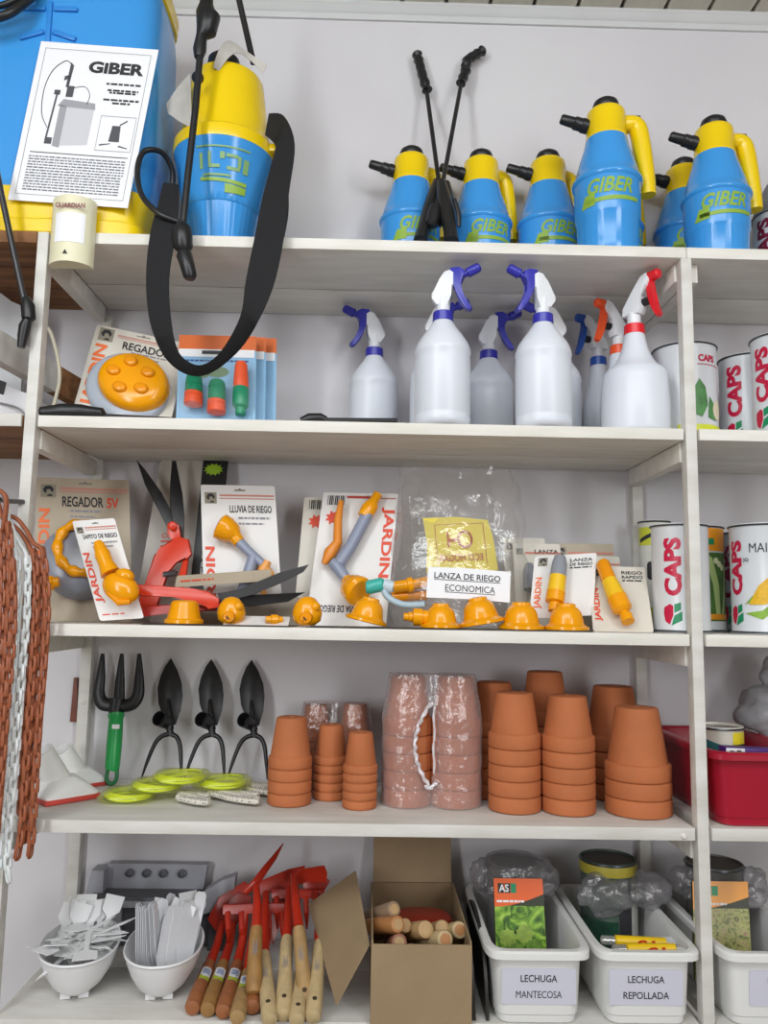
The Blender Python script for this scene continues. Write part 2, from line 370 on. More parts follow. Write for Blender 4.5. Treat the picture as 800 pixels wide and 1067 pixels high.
# ------------------------------------------------------------------ knapsack sprayer
X0 = xat(47, .02, 2.5)
t = thing('knapsack_sprayer', 'large blue and yellow knapsack sprayer with a paper manual on its front', 'sprayer', (X0, .115, S1))
b = MB()
b.loft([sring(.172, .1, .055, 5), sring(.178, .1, .075, 5), sring(.186, .101, .11, 5), sring(.193, .102, .3, 5), sring(.191, .101, .45, 5), sring(.186, .098, .50, 5), sring(.14, .07, .505, 4)]).build('tank', blue, t)
b = MB(); b.loft([sring(.182, .104, .0, 6), sring(.187, .108, .004, 6), sring(.187, .108, .026, 6), sring(.18, .104, .03, 6), sring(.18, .104, .055, 6), sring(.186, .106, .08, 6), sring(.186, .106, .088, 6), sring(.17, .09, .1, 6)]); b.build('base', yel, t)
b = MB(); b.loft([sring(.18, .095, .498, 5), sring(.190, .102, .504, 5), sring(.192, .104, .532, 5), sring(.18, .095, .555, 5), sring(.1, .06, .56, 4)]); b.build('lid', yel, t)
b = MB()
def bar(p, q, r=.0045): 
    A, B = V(p), V(q); d = (B-A); b.box(0, d.length, -.004, .004, -r, r, .0015, mx=T(*A) @ d.to_track_quat('X', 'Z').to_matrix().to_4x4())
fy = -.1025
for z0, dz in ((.385, .028), (.43, 0), (.465, 0)):
    for sgn in (-1, 1): bar((sgn*.008, fy, z0), (sgn*.05, fy, z0-dz*(.5)))
b.box(-.004, .004, fy-.003, fy+.003, .36, .445, .001); b.build('moulded_ribs', mat('dark_blue_plastic', '2F86D6', .3), t)
b = MB(); b.tube(smoothpts(pxs(t, [(-20, 22, -.03), (5, 16, -.03), (22, 6, -.02), (38, -8, .0), (50, -20, .06)]), 6), .008, 10); b.build('hose', blackp, t)
b = MB(); b.tube(smoothpts(pxs(t, [(-20, 8, -.03), (5, 5, -.025), (24, -6, -.02), (40, -22, .02)]), 6), .006, 10); b.build('hose', blackp, t)
# lance hanging from it
t = thing('spray_lance', 'black lance hanging at the far left beside the post, in front of bare brown boards', 'lance', tuple(at(25, 352, -.015)))
b = MB(); b.tube(pxs(t, [(-6, 165, -.03), (2, 205, -.03), (14, 262, -.025), (29, 330, -.018)]), .0052, 10); b.build('rod', mat('worn_black_tube', '2C2C30', .3), t)
b = MB(); b.tube(pxs(t, [(27, 310, -.02), (29, 318, -.02), (30, 332, -.018), (29, 333, -.018)]), [.006, .0115, .0115, .007], 12); b.build('collar', blackp, t)
b = MB(); b.tube(pxs(t, [(29, 332, -.018), (26, 340, -.016), (24, 350, -.015), (22, 362, -.015)]), [.007, .010, .009, .0065], 12); b.build('nozzle', blackp, t)
# ------------------------------------------------------------------ printed manual on the tank
BL, BR, TL = at(8, 208, .0025), at(133, 217, .0025), at(43, 43, -.004)
ex, ez = BR-BL, TL-BL; PWd, PHt = ex.length, ez.length
t = thing('instruction_sheet', 'white printed sheet with a drawing, hung on the front of the blue knapsack sprayer', 'paper', tuple(BL))
ey = ex.cross(ez).normalized()*-1
Mx = M(((ex.x/PWd, ey.x, ez.x/PHt, 0), (ex.y/PWd, ey.y, ez.y/PHt, 0), (ex.z/PWd, ey.z, ez.z/PHt, 0), (0, 0, 0, 1)))
b = MB(); N_ = 12
for k in range(2):
    pass
rings = []
for i in range(N_+1):
    u = i/N_*PWd; rings.append([(u, -.0003, 0), (u, .0003, 0), (u, .0003, PHt), (u, -.0003, PHt)])
b.loft(rings, mx=Mx).build('sheet', paper, t)
w_, h_ = PWd, PHt
def frame(x0, x1, z0, z1, q): return [rect(x0, x1, z0, z0+q), rect(x0, x1, z1-q, z1), rect(x0, x0+q, z0, z1), rect(x1-q, x1, z0, z1)]
flat(t, 'border', frame(.05*w_, .95*w_, .04*h_, .96*h_, .0009), grey_ink, mx=Mx)
text(t, 'GiBER', ink, .68*w_, .86*h_, .47*w_, .075*h_, bold=.045, mx=Mx)
rnd = random.Random(4); P_ = []
for i in range(13):
    z = (.275-i*.0172)*h_; x = .1*w_
    while x < .9*w_:
        l = rnd.uniform(.012, .05)*w_; P_.append(rect(x, min(x+l, .91*w_), z, z+.0075*h_)); x += l+.008*w_
flat(t, 'fine_print', P_, mat('mid_grey_ink', '6E6E76', .6), mx=Mx)
P_ = []
for z, x0, x1 in ((.755, .62, .92), (.715, .64, .9), (.70, .66, .88), (.655, .62, .92), (.635, .7, .85)):
    x = x0*w_
    while x < x1*w_:
        l = rnd.uniform(.02, .06)*w_; P_.append(rect(x, min(x+l, x1*w_), z*h_, (z+.012)*h_)); x += l+.01*w_
flat(t, 'fine_print', P_, ink, mx=Mx)
flat(t, 'rule_line', [rect(.1*w_, .92*w_, .302*h_, .307*h_)], ink, mx=Mx)
dg = mat('print_grey', '9C9CA2', .6); dl = mat('print_light_grey', 'C9C9CE', .6); dk = mat('print_dark_grey', '4A4A50', .6)
Q = lambda pts: [(x*w_, z*h_) for x, z in pts]
flat(t, 'drawing', [Q([(.27, .35), (.56, .37), (.56, .6), (.27, .62)])], dl, y=-.0006, mx=Mx)
flat(t, 'drawing', [Q([(.27, .35), (.33, .34), (.33, .60), (.27, .61)]), Q([(.25, .60), (.57, .59), (.56, .63), (.29, .645)])], dg, mx=Mx)
flat(t, 'drawing', [Q([(.3, .66), (.36, .66), (.36, .73), (.3, .73)]), Q([(.20, .4), (.215, .4), (.235, .68), (.22, .68)]), Q([(.2, .36), (.26, .36), (.26, .40), (.2, .40)]), Q([(.285, .72), (.31, .72), (.32, .86), (.29, .88)]), Q([(.26, .76), (.31, .78), (.31, .80), (.26, .79)]), Q([(.2, .67), (.25, .67), (.25, .70), (.2, .70)])], dk, mx=Mx)
b = MB(); b.tube([Mx @ V((x*w_, -.0008, z*h_)) for x, z in smoothpts([(.29, .87, 0), (.24, .885, 0), (.15, .82, 0), (.11, .7, 0), (.13, .55, 0), (.2, .46, 0)], 6) for x, z in [(x, z)]] if 0 else [Mx @ V((p.x*w_, -.0008, p.y*h_)) for p in smoothpts([(.29, .87, 0), (.24, .885, 0), (.15, .82, 0), (.11, .7, 0), (.13, .55, 0), (.2, .46, 0)], 6)], .0007, 5); b.tube([Mx @ V((p.x*w_, -.0008, p.y*h_)) for p in smoothpts([(.36, .72, 0), (.45, .73, 0), (.5, .68, 0), (.49, .62, 0)], 6)], .0006, 5); b.build('drawing', dk, t)
flat(t, 'drawing_frame', frame(.63, .93, .36, .55, .004) and [Q(p) for p in frame(.63, .93, .34, .56, .004)], dg, mx=Mx)
flat(t, 'drawing', [Q([(.73, .4), (.82, .4), (.81, .5), (.74, .5)]), Q([(.66, .37), (.75, .385), (.75, .39), (.66, .38)]), Q([(.8, .5), (.86, .53), (.86, .54), (.8, .51)]), Q([(.82, .37), (.9, .36), (.9, .365), (.82, .38)])], dk, mx=Mx)
# ------------------------------------------------------------------ shoulder sprayer
Ys = .105
t = thing('shoulder_sprayer', 'blue sprayer with a yellow funnel top, black lance and hanging shoulder strap', 'sprayer', (xat(233, Ys, 2.4), Ys, S1))
b = MB(); n = 120; rings = []
for r, z in [(.052, 0), (.056, .003), (.0595, .02), (.070, .085), (.072, .087), (.075, .10), (.0915, .192), (.094, .196), (.094, .2), (0, .2)]:
    fl = .014 if .002 < z < .086 else 0
    rings.append([(max(r, 1e-5)*(1-fl*(1+math.cos(40*2*PI*k/n))/2)*math.cos(2*PI*k/n), max(r, 1e-5)*(1-fl*(1+math.cos(40*2*PI*k/n))/2)*math.sin(2*PI*k/n), z) for k in range(n)])
tank = b.loft(rings).build('tank', blue, t)
rzf = lambda z: .0755+(z-.10)*.18+.0012
wrap_poly(tank, 'printed_pattern', [rect(-.03, .02, .0, .004), rect(-.035, -.029, .012, .04), rect(-.02, .0, .014, .02), rect(-.02, -.015, .02, .042), rect(.0, .008, .03, .042), rect(.012, .035, .012, .018), rect(.03, .036, .018, .038), rect(.01, .03, .034, .04), rect(.04, .05, .01, .036), rect(-.04, .05, .05, .053)], mat('faded_olive_print', '7FA86A', .4), .08, .1, .125, rzf)
wrap_poly(tank, 'printed_band', [[(-.035, .0), (.05, -.004), (.05, .003), (-.035, .006)], [(.01, -.02), (.05, -.018), (.05, -.006), (.01, -.004)]], olive, .08, .1, .117, rzf)
b = MB(); b.lathe([(.0945, .196), (.0955, .2), (.0945, .219), (.086, .226), (.0845, .228), (.081, .25), (.071, .33), (.068, .352), (.064, .359), (.03, .362), (0, .362)], 56); b.build('funnel_top', yel, t)
b = MB(); b.box(.086, .112, -.035, .0, .202, .218, .004); b.build('strap_lug', yel, t)
b = MB(); b.lathe([(.03, .36), (.032, .378), (.03, .405), (.02, .415), (0, .416)], 28, mx=T(-.01, 0, 0)); b.build('pump_cap', blackp, t)
b = MB(); b.tube(pxs(t, [(245, -18, .09), (254, 22, .1), (264, 66, .105)]), .0062, 10); b.build('pump_rod', blackp, t)
pm = mat('leaflet_paper', 'C3BFB8', .7, var=.15, scale=40)
b = MB(); q = [smoothpts(pxs(t, l), 5) for l in ([(222, 70, .03), (228, 52, .02), (238, 42, .03), (255, 52, .05), (278, 68, .06)], [(228, 74, .035), (238, 60, .03), (248, 55, .035), (262, 64, .055), (274, 76, .06)])]
b.loft([[a, c, c+V((0, .0012, 0)), a+V((0, .0012, 0))] for a, c in zip(*q)]); b.build('leaflet', pm, t)
b = MB(); q = [pxs(t, l) for l in ([(198, 76, .03), (184, 92, .04), (173, 108, .05)], [(200, 134, .03), (186, 126, .04), (175, 118, .05)])]
b.loft([[a, c, c+V((0, .0012, 0)), a+V((0, .0012, 0))] for a, c in zip(*q)]); b.build('leaflet', pm, t)
b = MB(); b.tube(pxs(t, [(209, 50, -.008), (204, 110, -.012), (196, 180, -.022), (190, 240, -.027)]), .0062, 12); b.build('lance_tube', blackp, t)
b = MB(); b.tube(pxs(t, [(215, -14, -.004), (215, 4, -.004), (214, 12, -.004), (217, 18, -.004), (215, 32, -.005), (210, 38, -.006), (208, 52, -.008), (207, 60, -.009)]), [.013, .012, .017, .0215, .018, .010, .012, .008], 16); b.build('lance_grip', blackp, t)
b = MB(); b.ball(pxs(t, [(206, 81, .0)])[0], .011, n=8); b.build('lance_clip', blackp, t)
b = MB(); b.tube(pxs(t, [(190, 232, -.027), (190, 238, -.027), (190, 246, -.028), (191, 258, -.028), (192, 262, -.028), (192, 266, -.028), (195, 276, -.03), (198, 288, -.03), (198, 291, -.03)]), [.008, .016, .017, .016, .011, .0135, .0125, .0115, .008], 14); b.build('lance_nozzle', blackp, t)
b = MB(); b.tube(smoothpts(pxs(t, [(178, 204, .06), (180, 180, .05), (172, 162, .03), (160, 156, .01), (148, 160, .0), (143, 180, -.01), (148, 204, -.02), (165, 222, -.03), (186, 231, -.027)]), 6), .005, 10); b.build('hose', blackp, t); b = MB(); b.tube(smoothpts(pxs(t, [(291, 165, .12), (297, 190, .11), (298, 220, .1), (293, 250, .1)]), 6), .005, 10); b.build('hose', blackp, t)
prs = [((280, 118, .06), (276, 140, .06)), ((296, 121, .04), (286, 150, .045)), ((307, 150, .02), (285, 162, .022)), ((301, 200, -.012), (274, 203, -.012)), ((296, 245, -.026), (266, 243, -.026)), ((284, 300, -.03), (256, 292, -.03)), ((260, 350, -.028), (250, 330, -.045)), ((236, 377, -.03), (230, 366, -.045)), ((212, 391, -.03), (211, 380, -.045)), ((190, 388, -.03), (195, 376, -.045)), ((170, 370, -.022), (184, 362, -.045)), ((156, 335, -.028), (178, 332, -.034)), ((152, 290, -.03), (176, 290, -.03)), ((156, 245, -.028), (183, 242, -.028)), ((164, 215, -.015), (186, 212, -.015)), ((170, 190, .01), (186, 192, .01))]
q = [smoothpts(pxs(t, [p[i] for p in prs]), 5) for i in (0, 1)]
b = MB(); b.loft([[a, c, c+(V((0, .0025, 0))), a+V((0, .0025, 0))] for a, c in zip(*q)]); b.build('shoulder_strap', mat('black_webbing', '131316', .85, bump=.4, bscale=300), t, 60)
# ------------------------------------------------------------------ motion sensor on the post
p0 = at(73, 279, -.012)
t = thing('motion_sensor', 'cream motion detector with a white window fixed at the top of the left post', 'sensor', (p0.x, -.003, p0.z+.002))
cream = mat('cream_plastic', 'E3DEBE', .4)
hw = .0365; H_ = .118
def pro(k): return [(-hw, 0)]+[(-hw+.001+2*(hw-.001)*i/16, -(.012+k*math.sin(PI*i/16)**.7)) for i in range(17)]+[(hw, 0)]
b = MB(); b.loft([[(x, y, z) for x, y in pro(.022)] for z in (0, .002, H_-.004, H_)]); b.build('housing', cream, t)
b = MB()
def fr(i, k): a = -hw+.001+2*(hw-.001)*i/16; return (a, -(.0128+k*math.sin(PI*i/16)**.7))
b.loft([[(fr(i, .0222)[0], fr(i, .0222)[1], z) for i in range(3, 15)]+[(fr(i, .018)[0], fr(i, .018)[1], z) for i in range(14, 2, -1)] for z in (.034, .086)]); b.build('lens_window', mat('lens_white', 'F3F3F6', .3), t)
text(t, 'GUARDIAN', mat('maroon_print', '7A2438', .5), .004, .097, .05, .009, y=-.0362, bold=.03)
b = MB(); b.prism([(-.004, .012), (.004, .012), (0, .019)], -.0362, -.035); b.build('arrow_mark', ink, t, 0)
# ------------------------------------------------------------------ white can at the right end
def make_can(label, loc, r, h, wallmat, rz_=0, group=None, lid=True):
    t = thing('seed_can', label, 'can', loc, (0, 0, rz_), group)
    b = MB(); b.lathe([(r-.004, .003), (r-.001, 0), (r, .003), (r-.0015, .006), (r-.0015, h-.006), (r, h-.003), (r-.001, h), (r-.003, h), (r-.0035, h-.006), (0, h-.006)], 56); b.build('can_body', wallmat, t)
    for z in (.003, h-.003):
        b = MB(); b.tube([(r*math.cos(2*PI*k/48), r*math.sin(2*PI*k/48), z) for k in range(48)], .0018, 6, closed=True); b.build('rim', mat('dark_steel', '5C6066', .35, .9), t)
    return t
red_print = mat('crimson_print', 'C4123F', .4); grn_print = mat('logo_green', '0E8A5A', .4)
def caps_mark(t, r, h, ang, dark=None, logo=True, s=1):
    me0, x0, x1, y0, y1 = textmesh('CAPS', .05); me = me0.copy(); me.name = 'lettering'
    me.transform(M.Translation((-(x0+x1)/2, -(y0+y1)/2, 0))); me.transform(M.Diagonal((.100*s/(x1-x0), .030*s/(y1-y0), 1, 1)))
    me.transform(M.Rotation(PI/2, 4, 'Z')); finish_wrap(me, r+.0006, ang, h*.60); me.materials.clear(); me.materials.append(dark or red_print)
    o = bpy.data.objects.new('lettering', me); C.objects.link(o); o.parent = t
    if logo:
        q = .018*s
        wrap_poly(t, 'emblem', [[(-q*.95, 0), (-q*.9, q*.6), (-q*.3, q*.95), (0, q*.75), (0, -q*.1), (-q*.35, -q), (-q*.8, -q*.7)]], red_print, r+.0006, ang, h*.17)
        wrap_poly(t, 'emblem', [[(q*.1, q*.9), (q*.7, q*1.1), (q*.7, q*.4), (q*.1, q*.1)], [(q*.1, -q*.15), (q*.8, q*.25), (q*.8, -q*.6), (-q*.2, -q*1.1)]], grn_print, r+.0006, ang, h*.17)
canw = mat('can_white', 'DDE0E4', .28, var=.06, scale=9)
Yc = .2
t = make_can('white can with crimson vertical lettering cut by the photo edge on the top shelf', (xat(812, Yc, S1+.1), Yc, S1), .05, .165, canw)
caps_mark(t, .0485, .165, -1.1, mat('dark_crimson', '7E1636', .4), logo=False)
b = MB(); b.lathe([(.048, .165), (.044, .19), (.02, .235), (.006, .24), (0, .24)], 30); b.build('wrapped_top', mat('grey_wrap', '83878C', .4, var=.3, scale=30), t)
# ================================================================== second shelf
def quad(BL, BR, TL):
    ex, ez = BR-BL, TL-BL; w_, h_ = ex.length, ez.length; ey = -ex.cross(ez).normalized()
    return M(((ex.x/w_, ey.x, ez.x/h_, 0), (ex.y/w_, ey.y, ez.y/h_, 0), (ex.z/w_, ey.z, ez.z/h_, 0), (0, 0, 0, 1))), w_, h_
def base(px, Y, z): return V((xat(px, Y, z), Y, z))
def sheet(name, label, cat, BL, BR, TL, m, thick=.0008, group=None, part='card', poly=None):
    Mx, w_, h_ = quad(BL, BR, TL); t = thing(name, label, cat, tuple(BL), group=group)
    b = MB(); b.prism(poly(w_, h_) if poly else rrect(0, w_, 0, h_, .004), 0, thick, mx=Mx); b.build(part, m, t, 0)
    return t, Mx, w_, h_
orange_print = mat('orange_print', 'E8703A', .5); redor = mat('red_orange_print', 'DD4A2C', .5); pink_print = mat('pink_stripe_print', 'C98272', .6)
cardm = mat('card_stock', 'D8D2C6', .5, var=.06, scale=15); cardw = mat('white_card_stock', 'E2E0DE', .45); cardb = mat('beige_card', 'B4A793', .6, var=.1, scale=15)
amber = mat('amber_plastic', 'F0A004', .2); amber2 = mat('orange_amber_plastic', 'EC950A', .22)
clear = film('clear_blister', .86, rough=.1); greypl = mat('grey_blue_plastic', '8B93A8', .35)
def logo(t, Mx, cx, cz, s):
    flat(t, 'emblem', [rect(cx-s/2, cx+s/2, cz-s/2, cz+s/2)], mat('emblem_ground', '8F8878', .6), mx=Mx)
    flat(t, 'emblem', [[(cx-s*.35, cz+s*.1), (cx-s*.2, cz+s*.36), (cx+s*.15, cz+s*.4), (cx+s*.36, cz+s*.15), (cx+s*.3, cz-s*.15), (cx+s*.1, cz+s*.12), (cx-s*.1, cz+s*.1), (cx-s*.12, cz-s*.2), (cx-s*.3, cz-s*.1)], [(cx-s*.1, cz-s*.42), (cx+s*.3, cz-s*.42), (cx+s*.22, cz-s*.25), (cx, cz-s*.28)]], ink, y=-.0012, mx=Mx)
def dashes(x0, x1, z, q, rnd, d=.01):
    out = []; x = x0
    while x < x1:
        l = rnd.uniform(.5, 1.8)*d; out.append(rect(x, min(x+l, x1), z, z+q)); x += l+.25*d
    return out
def jardin(t, Mx, w_, h_, title, side=orange_print, tz=.82, tx=.58, tw=.6, th=.055, jz=.45, jl=.55, jx=.11, jh=.12, extra=None, lg=True):
    rnd = random.Random(len(title)+int(w_*1000))
    if lg: logo(t, Mx, .13*w_, .9*h_, .16*w_)
    flat(t, 'stripe', [rect(.25*w_, .98*w_, .915*h_, .928*h_), rect(.25*w_, .98*w_, .895*h_, .902*h_)], pink_print, mx=Mx)
    text(t, title, ink, tx*w_, tz*h_, tw*w_, th*h_, bold=.02, mx=Mx)
    flat(t, 'fine_print', dashes((tx-tw*.3)*w_, (tx+tw*.45)*w_, (tz-.075)*h_, .016*h_, rnd, .05*w_)+dashes((tx-tw*.3)*w_, (tx+tw*.3)*w_, (tz-.115)*h_, .013*h_, rnd, .05*w_), grey_ink, mx=Mx)
    text(t, 'JARDIN', side, jx*w_, jz*h_, jl*h_, jh*w_, bold=.03, rot=PI/2, mx=Mx)
    flat(t, 'hang_slot', [rect(.45*w_, .6*w_, .955*h_, .967*h_), disc(.525*w_, .967*h_, .018*w_, 12)], mat('slot_dark', '8A857C', .7), mx=Mx)
def dome(b, cx, cz, r, d, Mx, n=36, sz=1, y0=0):
    prof = [(1, 0), (1, -.35), (.97, -.6), (.88, -.82), (.7, -.95), (.4, -1), (.001, -1)]
    rings = [[(cx+r*q*math.cos(2*PI*k/n), y0+d*y, cz+r*q*sz*math.sin(2*PI*k/n)) for k in range(n)] for q, y in prof]
    b.loft(rings, mx=Mx); return b
# ---- carded round sprinkler
BLc = at(76, 426, .09); TLc = at(101, 338, .15); BRc = at(176, 448, .08)
t, Mx, w_, h_ = sheet('sprinkler_card', 'tilted beige card with a round amber sprinkler plate, behind the strap loop', 'carded tool', BLc, BRc, TLc, cardm)
jardin(t, Mx, w_, h_, 'REGADOR', tz=.82, tx=.59, tw=.52, th=.09, jz=.42, jl=.72, jx=.13, jh=.17)
b = MB(); dome(b, .50*w_, .33*h_, .43*w_, .02, Mx, sz=.95); b.build('blister', mat('grey_blister', 'A9B2BE', .25), t, 60)
b = MB(); cx, cz, r = .58*w_, .36*h_, .365*w_
dome(b, cx, cz, r, .03, Mx, 40, sz=.88, y0=-.012); plate = b.build('sprinkler_plate', amber, t, 60)
b = MB()
for k in range(5):
    a = 2*PI*k/5+.5; dome(b, cx+r*.5*math.cos(a), cz+r*.46*math.sin(a), r*.2, .010, Mx, 18, sz=.8, y0=-.0385)
b.build('outlet_bumps', amber2, plate, 60)
# ---- packs of hose connectors
skyc = mat('sky_blue_card', '8CBCE0', .45, var=.12, scale=25); orc = mat('orange_header', 'D9692A', .5); grn = mat('green_plastic', '128A62', .35); orp = mat('orange_plastic', 'EE5A2E', .35)
for k, (dx, Yk, lb) in enumerate(((0, .075, 'front pack of green and orange hose connectors on a blue card'), (10, .10, 'second pack of hose connectors, its orange header showing behind the front pack'), (21, .125, 'rearmost pack of hose connectors, showing a narrow grey edge at the right'))):
    BL = base(183+dx, Yk, S2); BR = base(266+dx, Yk, S2); TL = at(187+dx, 349+k*1.0, Yk+.03)
    t, Mx, w_, h_ = sheet('connector_pack', lb, 'connector pack', BL, BR, TL, skyc, group='packs of hose connectors')
    flat(t, 'header', [rect(0, w_, .84*h_, h_)], orc, mx=Mx)
    flat(t, 'header_band', [rect(.3*w_, .72*w_, .79*h_, .83*h_)], ink, y=-.0014, mx=Mx)
    flat(t, 'header_band', [rect(.0*w_, .98*w_, .76*h_, .845*h_)], paper, y=-.0011, mx=Mx)
    if k: continue
    flat(t, 'fine_print', dashes(.05*w_, .9*w_, .71*h_, .02*h_, random.Random(3), .006), mat('navy_print', '2C4F8C', .5), mx=Mx)
    flat(t, 'printed_hose_photo', [disc(.5*w_, .6*h_, .022, 16, .5), disc(.3*w_, .58*h_, .016, 16, .6)], mat('olive_photo', '6F8A66', .5), mx=Mx)
    def conn(nm, cx, cz, parts):
        for name, pr, m in parts:
            b = MB(); b.lathe([(r, z) for r, z in pr], 24, mx=Mx @ T(cx*w_, -.019, cz*h_) @ RY(0)); b.build(name, m, t)
    conn('a', .24, .20, [('connector_collar', [(.011, -.002), (.0165, 0), (.0165, .012), (.0145, .015), (.0165, .017), (.016, .022), (0, .022)], orp), ('connector_body', [(.0135, .022), (.0155, .024), (.0155, .034), (.014, .036), (.0155, .038), (.014, .052), (.010, .057), (0, .057)], grn)])
    conn('b', .53, .12, [('connector_collar', [(.011, -.002), (.0165, 0), (.0165, .012), (.0145, .015), (.0165, .017), (.016, .022), (0, .022)], orp), ('connector_body', [(.0135, .022), (.0155, .024), (.0155, .044), (.014, .046), (.0155, .048), (.014, .058), (.010, .062), (0, .062)], grn)])
    conn('c', .83, .10, [('connector_body', [(.009, 0), (.009, .012), (.0135, .016), (.0145, .024), (.0145, .05), (.0135, .052), (0, .052)], grn), ('spray_tip', [(.0135, .052), (.0138, .06), (.0115, .096), (.009, .102), (0, .102)], orp)])
    b = MB(); b.loft([[(x, y, z) for x, y in ((0, -.001), (.015*w_, -.03), (.5*w_, -.042), (.985*w_, -.03), (w_, -.001))] for z in (.02, .25*h_, .74*h_)], mx=Mx); b.build('clear_bag', film('clear_bag', .985, rough=.15, edge=.06), t, 60)
# ---- lances lying along the shelf front
def lying(label, pts_grip, pts_rod, z):
    t = thing('spray_lance', label, 'lance', tuple(base(pts_rod[0][0], pts_rod[0][1], z)))
    b = MB(); b.tube([base(px, Y, z+.005)-t.location for px, Y in pts_rod], .0048, 10); b.build('rod', blackp, t)
    p = [base(px, Y, z+r)-t.location for px, Y, r in pts_grip]; b = MB(); b.tube(p, [r for _, _, r in pts_grip], 12); b.build('grip', blackp, t)
lying('black spray lance lying along the shelf in front of the amber sprinkler card', [(42, .018, .009), (56, .019, .011), (64, .019, .0125), (84, .021, .0125), (94, .022, .011), (106, .023, .010), (108, .023, .006)], [(105, .023), (182, .04)], S2)
lying('black spray lance lying flat between the connector packs and the spray bottles', [(313, .022, .005), (322, .022, .009), (334, .02, .009), (340, .02, .006)], [(335, .02), (414, .012)], S2)
# ---- pale thin hose bowing behind the left post
t = thing('thin_hose', 'thin cream hose bowing out behind the left post', 'hose', tuple(base(53, .12, S2)))
b = MB(); b.tube(smoothpts([base(44, .10, S2+.19)-t.location]+pxs(t, [(52, 345, .11), (60, 372, .12), (62, 395, .12), (58, 415, .12)])+[base(50, .12, S2+.004)-t.location], 6), .0034, 8); b.build('tube', mat('cream_hose', 'C9C3AE', .5), t)
# ---- things in the raw wood bay at the far left
t = thing('white_carton', 'white carton with a black mark at the far left, under the slanting batten', 'carton', tuple(base(-40, .15, S2)))
zl = S2
P_ = pxs(t, [(-40, 391, .15), (0, 399, .15), (33, 412, .15)]); b = MB(); b.prism([(0, 0), (P_[2].x, 0)]+[(p.x, p.z) for p in P_[::-1]], 0, .12); b.build('box', mat('carton_white', 'E4E4E8', .6), t, 0)
p = pxs(t, [(0, 405, .15)])[0]; flat(t, 'printed_mark', [[(p.x-.02, p.z-.006), (p.x+.008, p.z-.012), (p.x+.012, p.z+.012), (p.x-.002, p.z+.017), (p.x-.02, p.z+.01)]], ink)
t = thing('thin_cable', 'thin grey cable running across the white carton at the far left', 'cable', tuple(base(-20, .14, S2+.03)))
b = MB(); b.tube(smoothpts(pxs(t, [(-25, 416, .146), (0, 420, .146), (18, 425, .14), (27, 433, .13)]), 5), .002, 8); b.build('cable', mat('grey_cable', '8C8C90', .5), t)
t = thing('plastic_sheet', 'pale grey sheet standing behind the hanging lance at the far left', 'sheet', tuple(base(-30, .22, S2)))
P_ = pxs(t, [(-30, 296, .22), (0, 305, .22), (12, 314, .22), (28, 321, .22)]); b = MB(); b.prism([(0, 0), (P_[3].x, 0)]+[(p.x, p.z) for p in P_[::-1]], 0, .006); b.build('sheet', mat('pale_grey_sheet', 'C9CBCE', .6), t, 0)
# ------------------------------------------------------------------ trigger spray bottles
bott = mat('milky_bottle', 'DDE1EA', .35, sss=.15); vio = mat('violet_blue_plastic', '3636A8', .3); royal = mat('royal_blue_plastic', '2456B4', .3)
redp = mat('red_plastic', 'E0202C', .3); orng = mat('red_orange_plastic', 'F0582A', .3); headw = mat('sprayer_white', 'E6E8EC', .35)
profA = [(.042, 0), (.048, .003), (.0505, .010), (.0505, .020), (.0492, .023), (.0505, .026), (.0505, .125), (.0495, .14), (.0512, .144), (.0500, .152), (.0455, .165), (.036, .18), (.026, .194), (.0195, .205), (.0165, .21), (.0165, .216), (0, .216)]
profC = [(.028, 0), (.034, .003), (.036, .010), (.036, .10), (.034, .116), (.030, .130), (.027, .142), (.024, .156), (.021, .172), (.019, .188), (.0175, .196), (0, .196)]
profB = [(.052, 0), (.060, .003), (.063, .010), (.0625, .05), (.0595, .105), (.0575, .116), (.052, .124), (.044, .130), (.0365, .138), (.029, .152), (.0235, .168), (.0195, .186), (.0175, .196), (0, .196)]
